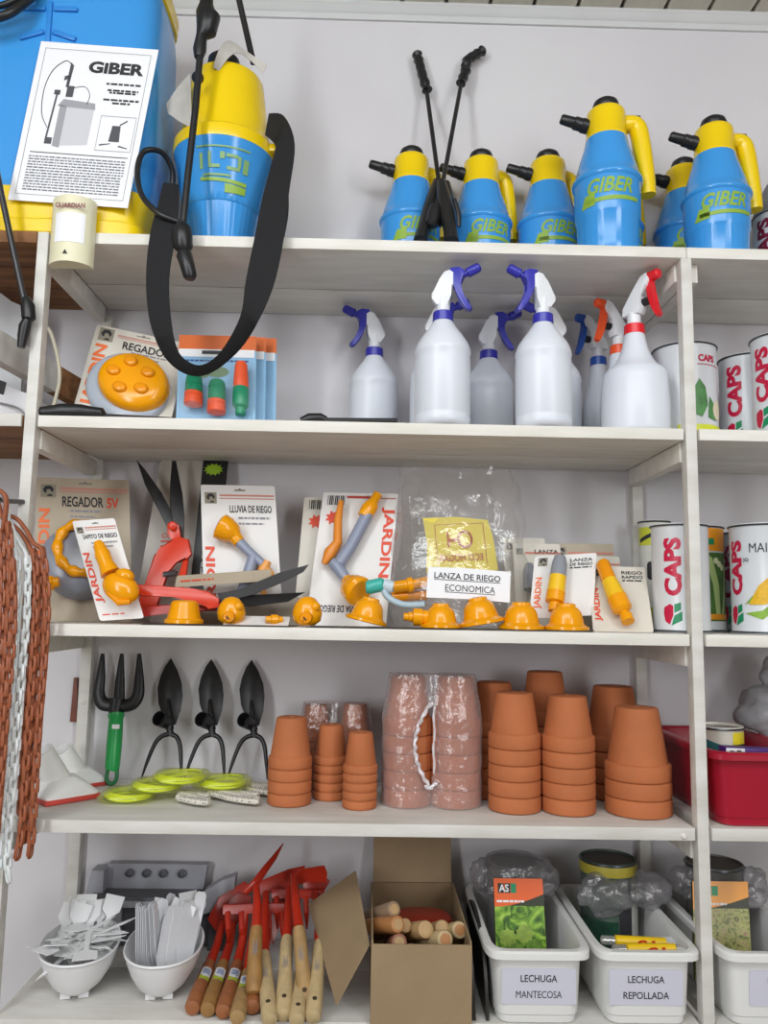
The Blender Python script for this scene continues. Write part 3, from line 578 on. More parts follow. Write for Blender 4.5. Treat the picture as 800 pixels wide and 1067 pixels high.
def make_bottle(kind, label, loc, rot, colm, group):
    t = thing('spray_bottle', label, 'spray bottle', loc, rot, group); zc = .208 if kind == 'A' else .193
    b = MB(); b.lathe({'A': profA, 'B': profB, 'C': profC}[kind], 48); b.build('bottle', bott, t, 50)
    b = MB(); n = 48; rings = []
    for r, z in ((.0165, 0), (.0188, .001), (.0182, .018), (.0165, .0195), (0, .0195)):
        rings.append([(max(r, 1e-5)*(1+.012*math.cos(24*2*PI*k/n))*math.cos(2*PI*k/n), max(r, 1e-5)*(1+.012*math.cos(24*2*PI*k/n))*math.sin(2*PI*k/n), zc+z) for k in range(n)])
    b.loft(rings); b.build('collar', colm, t)
    z0 = zc+.0195
    if kind == 'A':
        b = MB(); b.lathe([(.0125, 0), (.0125, .03), (0, .03)], 20, mx=T(0, 0, z0))
        b.prism([(z[0], z[1]+z0) for z in [(-.012, .012), (.012, .012), (.012, .03), (.019, .05), (.019, .076), (.012, .081), (.002, .078), (-.006, .064), (-.021, .034), (-.021, .026)]], -.0115, .0115, bev=.003); b.build('spray_head', headw, t)
        b = MB(); b.prism([(x, z+z0) for x, z in [(.010, .080), (.014, .086), (.028, .087), (.038, .082), (.038, .068), (.031, .060), (.031, .044), (.038, .026), (.053, .006), (.049, .001), (.041, .005), (.030, .020), (.023, .038), (.018, .056)]], -.0095, .0095, bev=.002); b.build('trigger', colm, t)
        b = MB(); b.tube([(.034, 0, z0+.073), (.043, 0, z0+.077), (.044, 0, z0+.0775), (.064, 0, z0+.0875), (.067, 0, z0+.089)], [.0065, .0065, .0098, .0092, .006], 14); b.build('nozzle', colm, t)
    else:
        b = MB(); b.lathe([(.0125, 0), (.0125, .022), (0, .022)], 20, mx=T(0, 0, z0))
        b.prism([(x, z+z0) for x, z in [(-.020, .018), (.016, .018), (.022, .03), (.02, .05), (.036, .066), (.04, .078), (.034, .09), (.022, .086), (.004, .062), (-.018, .034)]], -.011, .011, bev=.003); b.build('spray_head', headw, t)
        b = MB(); b.prism([(x, z+z0) for x, z in [(.030, .072), (.042, .074), (.042, .052), (.047, .030), (.058, .006), (.051, .002), (.040, .022), (.033, .045)]], -.007, .007, bev=.002); b.build('trigger', colm, t)
        b = MB(); b.tube([(.032, 0, z0+.082), (.038, 0, z0+.082), (.054, 0, z0+.084), (.057, 0, z0+.084)], [.010, .0105, .0095, .006], 14); b.build('nozzle', colm, t)
        b = MB(); b.tube([(.018, 0, z0+.038), (.036, 0, z0+.038)], .0075, 12); b.build('piston', blackp, t)
    return t
gA, gB = 'tall white bottles with violet triggers', 'broad white spray bottles by the right post'
A1 = make_bottle('A', 'white spray bottle at the shelf front with violet trigger facing right', (xat(461, .042, S2+.1), .042, S2), (0, 0, -.15), vio, gA); A1.scale = (.975, .975, .93)
dup(A1, 'white spray bottle at the shelf front with violet trigger facing left', (xat(566, .042, S2+.1), .042, S2), (0, 0, PI+.15))
dup(A1, 'leftmost white spray bottle, at the back on its own, violet trigger facing left', (xat(389, .25, S2+.1), .25, S2), (0, 0, PI+.1))
dup(A1, 'white spray bottle hidden behind the front bottle whose violet trigger faces right', (xat(453, .2, S2+.1), .2, S2), (0, 0, -.1))
dup(A1, 'white spray bottle at the back between the two front bottles, trigger facing right', (xat(509, .25, S2+.1), .25, S2), (0, 0, -.1))
dup(A1, 'white spray bottle hidden behind the front bottle whose violet trigger faces left', (xat(579, .2, S2+.1), .2, S2), (0, 0, PI))
make_bottle('B', 'broad white spray bottle with red collar and red trigger beside the right post', (xat(662, .075, S2+.1), .075, S2), (0, 0, -.95), redp, gB).scale = (.98, .98, .98)
make_bottle('C', 'white spray bottle with orange collar and trigger, behind the red one', (xat(646, .178, S2+.1), .178, S2), (0, 0, PI+.35), orng, gB).scale = (.96, .96, .96)
make_bottle('C', 'white spray bottle with royal blue collar and trigger, left of the orange one', (xat(624, .246, S2+.1), .246, S2), (0, 0, PI+.25), royal, gB).scale = (.88, .88, .95)
# ------------------------------------------------------------------ cans of seed, second shelf
def can_at(label, px, Y, S, r, h, m=canw, grp='seed cans on the second shelf', rz_=0): return make_can(label, (xat(px, Y, S+.08), Y, S), r, h, m, rz_, grp)
g2 = 'seed cans on the second shelf'
t = can_at('white can with a green fruit picture, partly behind the right post', 714, .13, S2, .058, .182)
text(t, 'CAPS', red_print, .36, .150, .036, .013, wrap=.0575, bold=.04)
wrap_poly(t, 'rule_line', [rect(-.02, .04, -.0006, .0006)], red_print, .0577, .34, .138)
lf = mat('leaf_print', '5C9C58', .5, var=.4, scale=60); wrap_poly(t, 'printed_leaf', [[(-.03, -.03), (-.012, -.035), (.0, -.012), (-.004, .02), (-.016, .036), (-.03, .012)], [(.0, -.036), (.02, -.04), (.016, -.01), (.004, .004)]], lf, .0577, .34, .075)
wrap_poly(t, 'printed_fruit', [disc(.026, -.02, .014, 18, 1.3)], mat('cream_fruit', 'E9DCC0', .5), .058, .34, .075)
wrap_poly(t, 'yellow_band', [rect(-.06, .05, -.012, .008)], mat('lime_band', 'DDE43A', .4), .0577, .4, .018)
t = can_at('white can with vertical crimson lettering, left of the nearest can', 779, .178, S2, .052, .182)
caps_mark(t, .0505, .182, -.92)
t = can_at('nearest white can with vertical crimson lettering, cut off by the photo edge', 818, .06, S2, .056, .183)
caps_mark(t, .0545, .183, -1.22)
# ================================================================== third shelf
Z3 = S3
# ---- big carded shower head
t, Mx, w_, h_ = sheet('sprinkler_card', 'large beige card with a grey domed blister, leaning behind the left post', 'carded tool', base(34, .13, Z3), base(138, .15, Z3), at(38, 497, .215), cardb)
jardin(t, Mx, w_, h_, 'REGADOR', tz=.825, tx=.50, tw=.44, th=.075, jz=.52, jl=.5, jx=.11, jh=.15)
text(t, '5V', redor, .82*w_, .822*h_, .13*w_, .075*h_, bold=.03, mx=Mx)
b = MB(); dome(b, .48*w_, .37*h_, .40*w_, .05, Mx, sz=.98); b.build('blister', film('grey_dome', .35, 'A4AABA', .3, .85), t, 60)
b = MB(); b.tube([Mx @ V((.545*w_+.046*math.cos(a)*.9, -.054, .42*h_+.048*math.sin(a))) for a in [2*PI*k/40 for k in range(40)]], [.009+.002*math.cos(k*PI/2) for k in range(40)], 10, closed=True); b.build('shower_ring', amber, t)
b = MB(); b.tube([Mx @ V((x*w_, -.055, z*h_)) for x, z in ((.13, .17), (.17, .175), (.18, .175), (.27, .185), (.28, .187), (.33, .19))], [.009, .011, .0135, .0135, .010, .009], 16); b.build('hose_connector', amber, t)
# ---- frog sprinkler card
t, Mx, w_, h_ = sheet('sprinkler_card', 'white tilted card with an amber frog shaped sprinkler, in front of the large card', 'carded tool', at(104, 647, .05), at(150, 644, .045), at(75, 543, .085), cardw)
w0 = w_
jardin(t, Mx, w_, h_, 'SAPITO DE RIEGO', side=redor, tz=.83, tx=.55, tw=.8, th=.045, jz=.42, jl=.5, jx=.14, jh=.2)
b = MB(); b.tube([Mx @ V((x*w_, -.022, z*h_)) for x, z in ((.55, .74), (.56, .70), (.57, .66), (.58, .61), (.60, .52), (.64, .42))], [.006, .010, .0105, .0135, .0125, .017], 20); b.build('sprinkler_neck', amber, t)
b = MB(); b.ball((0, 0, 0), 1, .030, .022, .029, 14, mx=Mx @ T(.78*w_, -.024, .27*h_)); b.build('sprinkler_body', amber, t)
b = MB(); b.ball((0, 0, 0), 1, .016, .012, .013, 10, mx=Mx @ T(.98*w_, -.032, .38*h_)); b.build('sprinkler_eye', amber, t)
b = MB(); b.tube([Mx @ V((x*w_, -.036, z*h_)) for x, z in ((.52, .22), (.7, .12), (.95, .12))], [.004, .006, .004], 8); b.build('sprinkler_lip', amber2, t)
flat(t, 'fine_print', dashes(.1*w_, .6*w_, .05*h_, .012*h_, random.Random(9), .012), redor, mx=Mx)
# ---- packs behind the shears
t, Mx, w_, h_ = sheet('saw_sleeve', 'dull beige blade sleeve leaning on the wall behind the open shears', 'sleeve', base(138, .2, Z3), base(200, .2, Z3), at(168, 475, .29), mat('dull_film_card', 'B9B3AA', .35, var=.1, scale=12), poly=lambda w, h: rrect(0, w, 0, h, .02))
text(t, 'CORTE', redor, .45*w_, .5*h_, .4*w_, .03*h_, mx=Mx)
flat(t, 'fine_print', [q for i in range(5) for q in dashes(.25*w_, .75*w_, (.46-.03*i)*h_, .011*h_, random.Random(i), .012)], redor, mx=Mx)
flat(t, 'printed_leaf', [disc(.5*w_, .57*h_, .008, 12, .6)], mat('dark_leaf_print', '46603C', .5), mx=Mx)
t, Mx, w_, h_ = sheet('saw_sleeve', 'grey plastic blade sleeve with a rounded top against the wall, between shears and black card', 'sleeve', base(176, .22, Z3), base(222, .22, Z3), at(178, 480, .295), mat('grey_film_card', 'BDBCC0', .3, var=.06, scale=12), poly=lambda w, h: rrect(0, w, 0, h, .03))
flat(t, 'printed_sketch', [q for i in range(3) for q in dashes(.3*w_, .6*w_, (.88-.02*i)*h_, .006*h_, random.Random(i+5), .008)], grey_ink, mx=Mx)
t, Mx, w_, h_ = sheet('saw_card', 'black card with a lime star and white lettering, leaning behind the white hose gun card', 'carded tool', base(194, .20, Z3), base(222, .2, Z3), at(212, 478, .285), mat('black_card', '1A1A1C', .4), poly=lambda w, h: [(0, 0), (w, 0), (w*1.0, h), (0, h)])
flat(t, 'lime_star', [[((.45+(.40 if k % 2 else .28)*math.cos(2*PI*k/24))*w_, .93*h_+(.40 if k % 2 else .28)*w_*.7*math.sin(2*PI*k/24)) for k in range(24)]], mat('lime_print', '9BC22A', .5), mx=Mx)
text(t, 'SERRUCHO', paper, .5*w_, .45*h_, .42*h_, .36*w_, rot=PI/2, mx=Mx)
# ---- open hedge shears standing on their handles
redm = mat('red_enamel', 'D23A20', .28)
def polyY(t, name, pts, Y0, Y1, th, m, bev=.002, par=None):
    """plate whose outline lies in a plane leaning from depth Y0 (lowest pixel row) to Y1 (highest)"""
    ys = [p[1] for p in pts]; lo, hi = max(ys), min(ys)
    f = lambda y: Y0+(Y1-Y0)*(lo-y)/(lo-hi)
    P = [at(x, y, f(y))-t.location for x, y in pts]; b = MB()
    v = P+[p+V((0, th, 0)) for p in P]; n = len(P)
    vs, fs = b.add(v, [tuple(range(n)), tuple(range(n, 2*n))[::-1]]+[(i, i+n, (i+1) % n+n, (i+1) % n) for i in range(n)])
    if bev: bmesh.ops.bevel(b.bm, geom=list({e for q in fs[:2] for e in q.edges}), offset=bev, segments=2, affect='EDGES', profile=.6)
    return b.build(name, m, par or t, 30)
t = thing('garden_shears', 'red handled garden shears standing open with two black blades pointing up', 'shears', tuple(base(160, .13, Z3)))
polyY(t, 'blade', [(142, 479), (150, 488), (168, 513), (182, 540), (186, 552), (176, 553), (165, 532), (151, 505)], .19, .24, .003, blackm, .0006)
polyY(t, 'blade', [(179, 480), (183, 480), (190, 515), (192, 540), (191, 562), (183, 562), (177, 535), (177, 505)], .185, .235, .003, blackm, .0006)
polyY(t, 'hinge', [(174, 546), (180, 543), (186, 547), (188, 560), (178, 562), (174, 555)], .172, .178, .012, redm)
p = pxs(t, [(179.5, 548, .170)])[0]; b = MB(); b.lathe([(.008, 0), (.008, .003), (.005, .005), (0, .005)], 18, mx=T(*p) @ RX(PI/2)); b.build('pivot_bolt', redm, t)
polyY(t, 'grip_block', [(178, 562), (186, 559), (196, 562), (199, 578), (194, 583), (182, 584), (172, 596), (162, 640), (154, 642), (139, 636), (148, 616), (160, 578), (166, 574)], .125, .172, .016, redm, .004)
polyY(t, 'handle', [(190, 584), (186, 600), (182, 612), (182, 618), (190, 620), (193, 602), (196, 582)], .13, .165, .012, redm, .003)
b = MB(); pts = []
A_, B_ = pxs(t, [(170, 599, .15), (184, 597, .15)])
for k in range(80): pts.append(A_.lerp(B_, k/79)+V((0, math.cos(k*.9)*.005, math.sin(k*.9)*.005)))
b.tube(pts, .0011, 6); b.build('spring', mat('steel_wire', '8E8E90', .3, .9), t)
t = thing('garden_shears', 'red handled garden shears lying flat with dark grey blades pointing right', 'shears', tuple(base(200, .07, Z3)))
polyY(t, 'handle', [(130, 609), (134, 608), (200, 613), (216, 616), (228, 624), (228, 633), (216, 635), (204, 626), (180, 622), (132, 621), (129, 615)], .058, .064, .012, redm, .003)
polyY(t, 'handle', [(140, 640), (150, 632), (190, 629), (226, 632), (224, 637), (190, 636), (160, 641), (142, 644)], .066, .070, .012, mat('dark_red_enamel', 'A82A22', .35), .003)
polyY(t, 'blade', [(226, 618), (250, 614), (290, 597), (322, 588), (316, 596), (290, 609), (262, 620), (230, 628)], .075, .12, .003, mat('grey_steel_blade', '4A4A4C', .35, .3), .0006)
polyY(t, 'blade', [(226, 624), (262, 620), (300, 618), (318, 617), (300, 627), (262, 632), (230, 632)], .07, .09, .003, blackm, .0006)
# ---- carded hose gun, white card
t, Mx, w_, h_ = sheet('hose_gun_card', 'white card with an amber and grey hose gun, leaning upright beside the black card', 'carded tool', base(213, .145, Z3), base(295, .145, Z3), at(209, 505, .205), cardw)
jardin(t, Mx, w_, h_, 'LLUVIA DE RIEGO', side=redor, tz=.82, tx=.66, tw=.56, th=.055, jz=.28, jl=.52, jx=.12, jh=.16)
def gun_tube(name, pts, rs, m, n=16, fl=None): b = MB(); b.tube([Mx @ V((x*w_, y, z*h_)) for x, y, z in pts], rs, n, flat=fl); return b.build(name, m, t)
gun_tube('barrel', [(.50, -.02, .56), (.60, -.02, .50), (.80, -.02, .40)], [.010, .009, .008], greypl)
gun_tube('grip', [(.68, -.02, .45), (.60, -.02, .32), (.50, -.02, .17)], [.010, .0115, .012], greypl)
gun_tube('rose', [(.51, -.02, .55), (.46, -.02, .585), (.42, -.021, .61), (.34, -.024, .64), (.27, -.026, .66), (.25, -.0265, .665)], [.011, .013, .020, .024, .0245, .019], amber)
gun_tube('trigger', [(.86, -.02, .42), (.80, -.02, .36), (.74, -.02, .30), (.78, -.02, .22), (.80, -.02, .15)], [.008, .010, .007, .006, .004], mat('pale_orange_plastic', 'E8A050', .35), 10)
gun_tube('trigger_guard', [(.78, -.02, .40), (.90, -.02, .33), (.92, -.02, .30)], [.007, .006, .004], mat('pale_orange_plastic', 'E8A050', .35), 10)
# ---- two upside-down cards
for k in (1, 0):
    BL = base(318-13*k, .135+.03*k, Z3); BR = base(402-8*k, .135+.03*k, Z3); TL = at(337-20*k, 513+5*k, .21+.03*k)
    t, Mx, w_, h_ = sheet('hose_gun_card', ('white card with a grey hose gun hanging upside down, beside the clear bag', 'white hose gun card half hidden behind the upside-down one')[k], 'carded tool', BL, BR, TL, cardw if not k else cardm, group='upside-down hose gun cards')
    flat(t, 'barcode', [rect((.07+.024*i)*w_, (.07+.024*i+(.016 if i % 3 else .008))*w_, .90*h_, .975*h_) for i in range(10)], ink, mx=Mx)
    cxs, czs = .17*w_, .80*h_
    flat(t, 'red_flower', [[(cxs+.016*(1 if q % 2 else .6)*math.cos(2*PI*q/16), czs+.016*(1 if q % 2 else .6)*math.sin(2*PI*q/16)) for q in range(16)]], redor, mx=Mx)
    if k: continue
    flat(t, 'header_band', [rect(.32*w_, .72*w_, .955*h_, .975*h_), rect(.76*w_, .97*w_, .955*h_, .962*h_)], mat('brick_print', 'B4443A', .5), mx=Mx)
    text(t, 'JARDIN', redor, .885*w_, .62*h_, .54*h_, .17*w_, rot=-PI/2, bold=.03, mx=Mx)
    text(t, 'LLUVIA DE RIEGO', ink, .42*w_, .12*h_, .56*w_, .05*h_, rot=PI, mx=Mx)
    gun_tube('barrel', [(.62, -.02, .80), (.45, -.02, .55), (.33, -.02, .42)], [.0115, .0115, .012], greypl)
    gun_tube('barrel_elbow', [(.24, -.02, .44), (.30, -.02, .41), (.42, -.02, .33), (.46, -.02, .30)], [.009, .012, .010, .010], greypl)
    gun_tube('connector', [(.57, -.02, .78), (.63, -.02, .84), (.67, -.02, .88), (.68, -.02, .90), (.73, -.02, .96)], [.012, .015, .013, .009, .009], amber)
    gun_tube('trigger', [(.26, -.02, .90), (.25, -.02, .75), (.28, -.02, .58), (.20, -.02, .50), (.14, -.02, .42)], [.005, .008, .009, .012, .005], mat('orange_lever', 'E0882A', .35), 10)
    gun_tube('rose', [(.45, -.02, .32), (.48, -.022, .28), (.53, -.03, .245), (.60, -.04, .21), (.63, -.045, .195), (.64, -.046, .19)], [.010, .014, .024, .0275, .0275, .022], amber)
# ---- crumpled clear bag with a yellow panel
def crumple(b, sub, amp, freq, seed):
    bmesh.ops.subdivide_edges(b.bm, edges=b.bm.edges[:], cuts=sub, use_grid_fill=True)
    for v in b.bm.verts:
        q = v.co*freq+V((seed, seed*1.7, seed*.3)); v.co += amp*V((NZ.noise(q), NZ.noise(q+V((9, 0, 0))), NZ.noise(q+V((0, 9, 0)))))
t = thing('plastic_bag', 'crumpled clear plastic bag with a yellow printed panel, standing behind the paper sign', 'bag', tuple(base(470, .18, Z3)))
b = MB(); rings = []
for px0, px1, py, Yf, Yb in ((408, 545, 655, .10, .27), (406, 548, 610, .10, .28), (408, 545, 560, .13, .285), (412, 538, 515, .17, .28), (416, 532, 487, .2, .25)):
    L_, R_ = at(px0, py, (Yf+Yb)/2)-t.location, at(px1, py, (Yf+Yb)/2)-t.location; zz = max((L_.z+R_.z)/2, .002); n = 40
    cx, a, bb = (L_.x+R_.x)/2, (R_.x-L_.x)/2, (Yb-Yf)/2; rings.append([(x, y+(Yf+Yb)/2-.18, zz) for x, y, z in sring(a, bb, 0, 3, n, cx)])
b.loft(rings, cap=False); bmesh.ops.subdivide_edges(b.bm, edges=b.bm.edges[:], cuts=3, use_grid_fill=True)
for v in b.bm.verts:
    if v.co.z > .01:
        q = v.co*22; v.co += .012*V((NZ.noise(q), NZ.noise(q+V((9, 0, 0))), .5*NZ.noise(q+V((0, 9, 0)))))
        q = v.co*60; v.co += .003*V((NZ.noise(q), NZ.noise(q+V((9, 0, 0))), NZ.noise(q+V((0, 9, 0)))))
b.build('film', film('bag_film', .86, rough=.12, milk=.3, bump=.5, bscale=40), t, 60)
BL, BR, TL = at(444, 597, .135)-t.location, at(519, 594, .135)-t.location, at(439, 540, .15)-t.location
Mx, w_, h_ = quad(BL, BR, TL); Mx = T(*BL) @ Mx
b = MB(); rings = [[(u*w_, .004*math.sin(u*5+z*3), z*h_), (u*w_, .004*math.sin(u*5+z*3)+.0006, z*h_)] for u in [i/10 for i in range(11)] for z in (0,)]
yb = mat('bag_yellow_print', 'D8C41E', .35)
b = MB(); b.prism([(0, 0), (w_*.5, -.02*h_), (w_, 0), (w_*.98, .6*h_), (w_*.93, .92*h_), (w_*.5, 1.0*h_), (.02*w_, h_), (.05*w_, .5*h_)], 0, .0006, mx=Mx); b.build('yellow_panel', yb, t, 0)
dr = mat('bag_red_print', 'B4582A', .5)
flat(t, 'panel_outline', [rect(.17*w_, .86*w_, .86*h_, .87*h_), rect(.85*w_, .86*w_, .12*h_, .87*h_), rect(.17*w_, .18*w_, .12*h_, .87*h_)], dr, y=-.001, mx=Mx)
b = MB(); b.tube([(.58*w_+.0125*math.cos(a), -.002, .58*h_+.015*math.sin(a)) for a in [2*PI*k/28 for k in range(28)]], .0022, 6, closed=True, mx=Mx); b.build('printed_ring', dr, t)
flat(t, 'printed_bars', [rect(.33*w_, .36*w_, .45*h_, .72*h_), rect(.36*w_, .46*w_, .54*h_, .60*h_)], dr, y=-.0014, mx=Mx)
text(t, 'ECO HOGAR', dr, .5*w_, .25*h_, -.62*w_, .13*h_, y=-.0014, mx=Mx)
# ---- flat things on the shelf
def plate(name, label, cat, pts, z, th, m, grp=None, bend=0):
    P = [base(px, Y, z) for px, Y in pts]; t = thing(name, label, cat, tuple(P[0]), group=grp); b = MB()
    v = [p-P[0] for p in P]; n = len(v); vv = v+[p+V((0, 0, th)) for p in v]
    b.add(vv, [tuple(range(n)), tuple(range(n, 2*n))[::-1]]+[(i, i+n, (i+1) % n+n, (i+1) % n) for i in range(n)]); b.build('card', m, t, 0); return t
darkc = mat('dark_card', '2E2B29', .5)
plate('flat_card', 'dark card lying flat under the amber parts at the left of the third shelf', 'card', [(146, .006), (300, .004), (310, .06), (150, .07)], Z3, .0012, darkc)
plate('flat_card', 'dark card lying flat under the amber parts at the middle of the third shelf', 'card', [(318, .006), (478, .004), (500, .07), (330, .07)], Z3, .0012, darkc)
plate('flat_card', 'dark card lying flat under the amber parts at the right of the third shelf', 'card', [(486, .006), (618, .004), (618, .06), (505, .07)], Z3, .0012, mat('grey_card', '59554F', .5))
t, Mx, w_, h_ = sheet('flat_card', 'beige card lying on its long side below the white hose gun card', 'card', at(182, 612, .105), at(282, 605, .11), at(184, 600, .125), cardb)
flat(t, 'fine_print', dashes(.05*w_, .4*w_, .4*h_, .14*h_, random.Random(2), .01), redor, mx=Mx)
t, Mx, w_, h_ = sheet('flat_card', 'beige printed card standing low behind the lying shears blades', 'card', base(196, .118, Z3), base(312, .118, Z3), base(200, .13, Z3+.05), mat('taupe_card', '8E8375', .6))
t, Mx, w_, h_ = sheet('flat_card', 'pale card lying open at the left end of the third shelf beside the frog sprinkler', 'card', base(232, .03, Z3), base(300, .03, Z3), base(236, .06, Z3+.016), cardw)
# ---- loose amber heads along the front
def bell(label, px, Y, rot, s=1, kind=0):
    t = thing('shower_rose', label, 'watering rose', (xat(px, Y, Z3+.02), Y, Z3+.0013), rot, 'loose amber watering parts along the third shelf', s)
    b = MB(); b.lathe([(.026, .002), (.034, 0), (.0365, .001), (.0365, .007), (.034, .009), (.0315, .010), (.0295, .018), (.026, .034), (.0245, .040), (.020, .0435), (.012, .044), (0, .044)] if kind == 2 else [(.026, .002), (.036, 0), (.039, .001), (.039, .006), (.034, .008), (.030, .0115), (.0285, .020), (.0255, .031), (.0205, .038), (.0165, .0405), (.0155, .0455), (.008, .047), (0, .047)], 36); b.build('bell', amber, t)
    if kind == 1:
        b = MB(); b.lathe([(.011, .043), (.011, .058), (.0085, .06), (.0085, .068), (.006, .07), (0, .07)], 20); b.build('neck', amber2, t)
    return t
def facing(label, px, Y, s=1, tl=0):
    t = thing('frog_sprinkler', label, 'watering rose', (xat(px, Y, Z3+.02), Y, Z3+.0013), (0, 0, tl), 'loose amber watering parts along the third shelf', s)
    b = MB(); b.loft([sring(.012, .012, .001, 2), sring(.0215, .019, .008, 2), sring(.0235, .021, .02, 2), sring(.020, .018, .033, 2), sring(.012, .012, .043, 2), sring(.003, .003, .046, 2)]); b.build('body', amber, t, 60)
    b = MB(); b.tube([(.0, -.014, .014), (.0, -.024, .013), (0, -.0245, .013), (0, -.020, .013)], [.011, .0085, .0055, .0045], 18, cap=True); b.build('inlet', amber2, t)
    b = MB(); b.ball((.013, -.012, .03), .008, n=8); b.build('eye_bump', amber, t)
    return t
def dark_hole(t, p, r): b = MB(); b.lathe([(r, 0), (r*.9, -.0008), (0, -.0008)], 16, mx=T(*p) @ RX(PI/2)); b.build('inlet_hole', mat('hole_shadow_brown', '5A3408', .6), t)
bell('amber bell shaped watering rose in front of the lying red shears', 192, .042, (0, 0, 0), .9, 2)
t = facing('amber frog sprinkler with its inlet facing out, right of the leftmost bell', 241, .045, 1.02); dark_hole(t, (0, -.0245, .013), .0045)
t = thing('hose_connector', 'small amber connector lying beside the dark shears blade', 'connector', (xat(285, .04, Z3), .04, Z3+.002), (0, 0, .3))
b = MB(); b.tube([(-.014, 0, .009), (-.006, 0, .009), (-.005, 0, .009), (.006, 0, .009), (.007, 0, .009), (.015, 0, .009)], [.006, .006, .0085, .0085, .006, .005], 14); b.build('body', amber, t)
t = facing('amber frog sprinkler with its inlet facing out, below the two upside-down cards at their left', 320, .04, 1.08); dark_hole(t, (0, -.0245, .013), .0045)
bell('amber bell shaped rose tilted to the left below the upside-down gun card', 381, .05, (0, .22, 0), .92).location.z = Z3+.0092
t = bell('amber bell shaped rose with a side connector, below the left of the paper sign', 459, .044, (0, 0, 0), .9)
b = MB(); b.tube([(-.022, 0, .02), (-.034, 0, .02), (-.035, 0, .02), (-.052, 0, .02), (-.053, 0, .02), (-.06, 0, .02), (-.061, 0, .02), (-.07, 0, .02)], [.013, .013, .0165, .0165, .0095, .0095, .0075, .007], 16); b.build('side_connector', amber, t)
bell('amber bell shaped rose partly under the right half of the paper sign', 502, .05, (0, -.18, 0), 1).location.z = Z3+.009
bell('amber bell shaped rose between the paper sign and the front lance card', 543, .040, (0, 0, 0), 1)
bell('amber bell shaped rose directly below the front lance card', 590, .040, (0, 0, 0), .98)
t = thing('hose_piece', 'pale blue bent hose piece with a teal connector beside the clear bag', 'hose piece', tuple(base(415, .075, Z3)), group=None)
b = MB(); b.tube(smoothpts(pxs(t, [(398, 610, .075), (404, 622, .07), (420, 630, .065), (442, 630, .065)]), 6), .006, 10); b.build('tube', mat('pale_blue_hose', 'A9BFCB', .35), t)
b = MB(); b.tube(pxs(t, [(381, 612, .075), (384, 612, .075), (398, 609, .075), (400, 609, .075)]), [.010, .0125, .0125, .009], 14); b.build('connector', mat('teal_plastic', '3DB0A4', .35), t)
b = MB(); b.tube(pxs(t, [(399, 609, .075), (409, 612, .075)]), [.011, .011], 14); b.build('sleeve', mat('pale_blue_plastic', 'C2D2DC', .35), t)
t = thing('hose_connector', 'amber threaded connector inside the clear bag, left of the paper sign', 'connector', tuple(base(425, .12, Z3+.03)))
b = MB(); b.tube(pxs(t, [(410, 612, .12), (424, 610, .12), (425, 610, .12), (430, 609, .12), (431, 609, .12), (446, 606, .12)]), [.011, .011, .014, .014, .010, .010], 16); b.build('body', amber, t)
t = thing('hose_connector', 'amber tube end lying inside the clear bag, low and left of the paper sign', 'connector', tuple(base(425, .125, Z3)))
b = MB(); b.tube(pxs(t, [(408, 622, .13), (445, 620, .13)]), [.009, .009], 16); b.build('body', amber2, t)
# ---- paper sign
t, Mx, w_, h_ = sheet('paper_sign', 'white paper sign reading LANZA DE RIEGO ECONOMICA in front of the clear bag', 'sign', at(444, 622.5, .062), at(531, 628, .062), at(446, 590.5, .075), paper, part='sheet', poly=lambda w, h: [(0, 0), (.25*w, .02*h), (.5*w, .025*h), (.75*w, .02*h), (w, 0), (w, h), (.5*w, 1.03*h), (0, h)])
text(t, 'LANZA DE RIEGO', ink, .48*w_, .74*h_, .80*w_, .20*h_, bold=.012, mx=Mx); flat(t, 'underline', [rect(.08*w_, .88*w_, .595*h_, .615*h_)], ink, mx=Mx)
text(t, 'ECONOMICA', ink, .52*w_, .36*h_, .60*w_, .21*h_, bold=.012, mx=Mx); flat(t, 'underline', [rect(.22*w_, .82*w_, .205*h_, .225*h_)], ink, mx=Mx)
# ---- carded spray lances at the right
def lance_card(label, BL, BR, TL, m, title=None, tool=None, side=orange_print, jar=True):
    global Mx, w_, h_, t
    t, Mx, w_, h_ = sheet('lance_card', label, 'carded tool', BL, BR, TL, m, group='carded spray lances')
    logo(t, Mx, .14*w_, .9*h_, .15*w_)
    if title:
        text(t, title[0], ink, .76*w_, .90*h_, .36*w_, .05*h_, mx=Mx); text(t, title[1], ink, .76*w_, .83*h_, .36*w_, .05*h_, mx=Mx)
        flat(t, 'fine_print', dashes(.58*w_, .93*w_, .765*h_, .02*h_, random.Random(1), .008), ink, mx=Mx)
    else: flat(t, 'stripe', [rect(.25*w_, w_, .87*h_, .895*h_)], pink_print, mx=Mx)
    if jar: text(t, 'JARDIN', side, .115*w_, .40*h_, .5*h_, .13*w_, rot=PI/2, bold=.03, mx=Mx)
    return t
grey3 = mat('grey_lance_tip', '8E929A', .35); ylw2 = mat('golden_plastic', 'F0C01E', .35)
lance_card('hindmost lance card, only its top right corner showing left of the front lance card', base(530, .2, Z3), base(575, .2, Z3), at(524, 560, .245), cardm, None, jar=False)
lance_card('beige lance card with a dark emblem standing left behind the front lance card', base(538, .165, Z3), base(590, .165, Z3), at(534, 566, .225), cardm, None, jar=False)
text(t, 'LANZA', ink, .7*w_, .9*h_, .5*w_, .05*h_, mx=Mx)
gun_tube('lance_tip', [(.28, -.02, .70), (.27, -.02, .6), (.27, -.02, .4)], [.007, .012, .012], grey3)
lance_card('wide beige lance card lying behind, its top edge above the front lance card', base(574, .185, Z3), base(640, .18, Z3), at(576, 566, .235), cardb, None, jar=False)
lance_card('beige lance card peeping out between the front card and the rightmost card', base(592, .15, Z3), base(652, .145, Z3), at(588, 579, .21), cardm, None, jar=False)
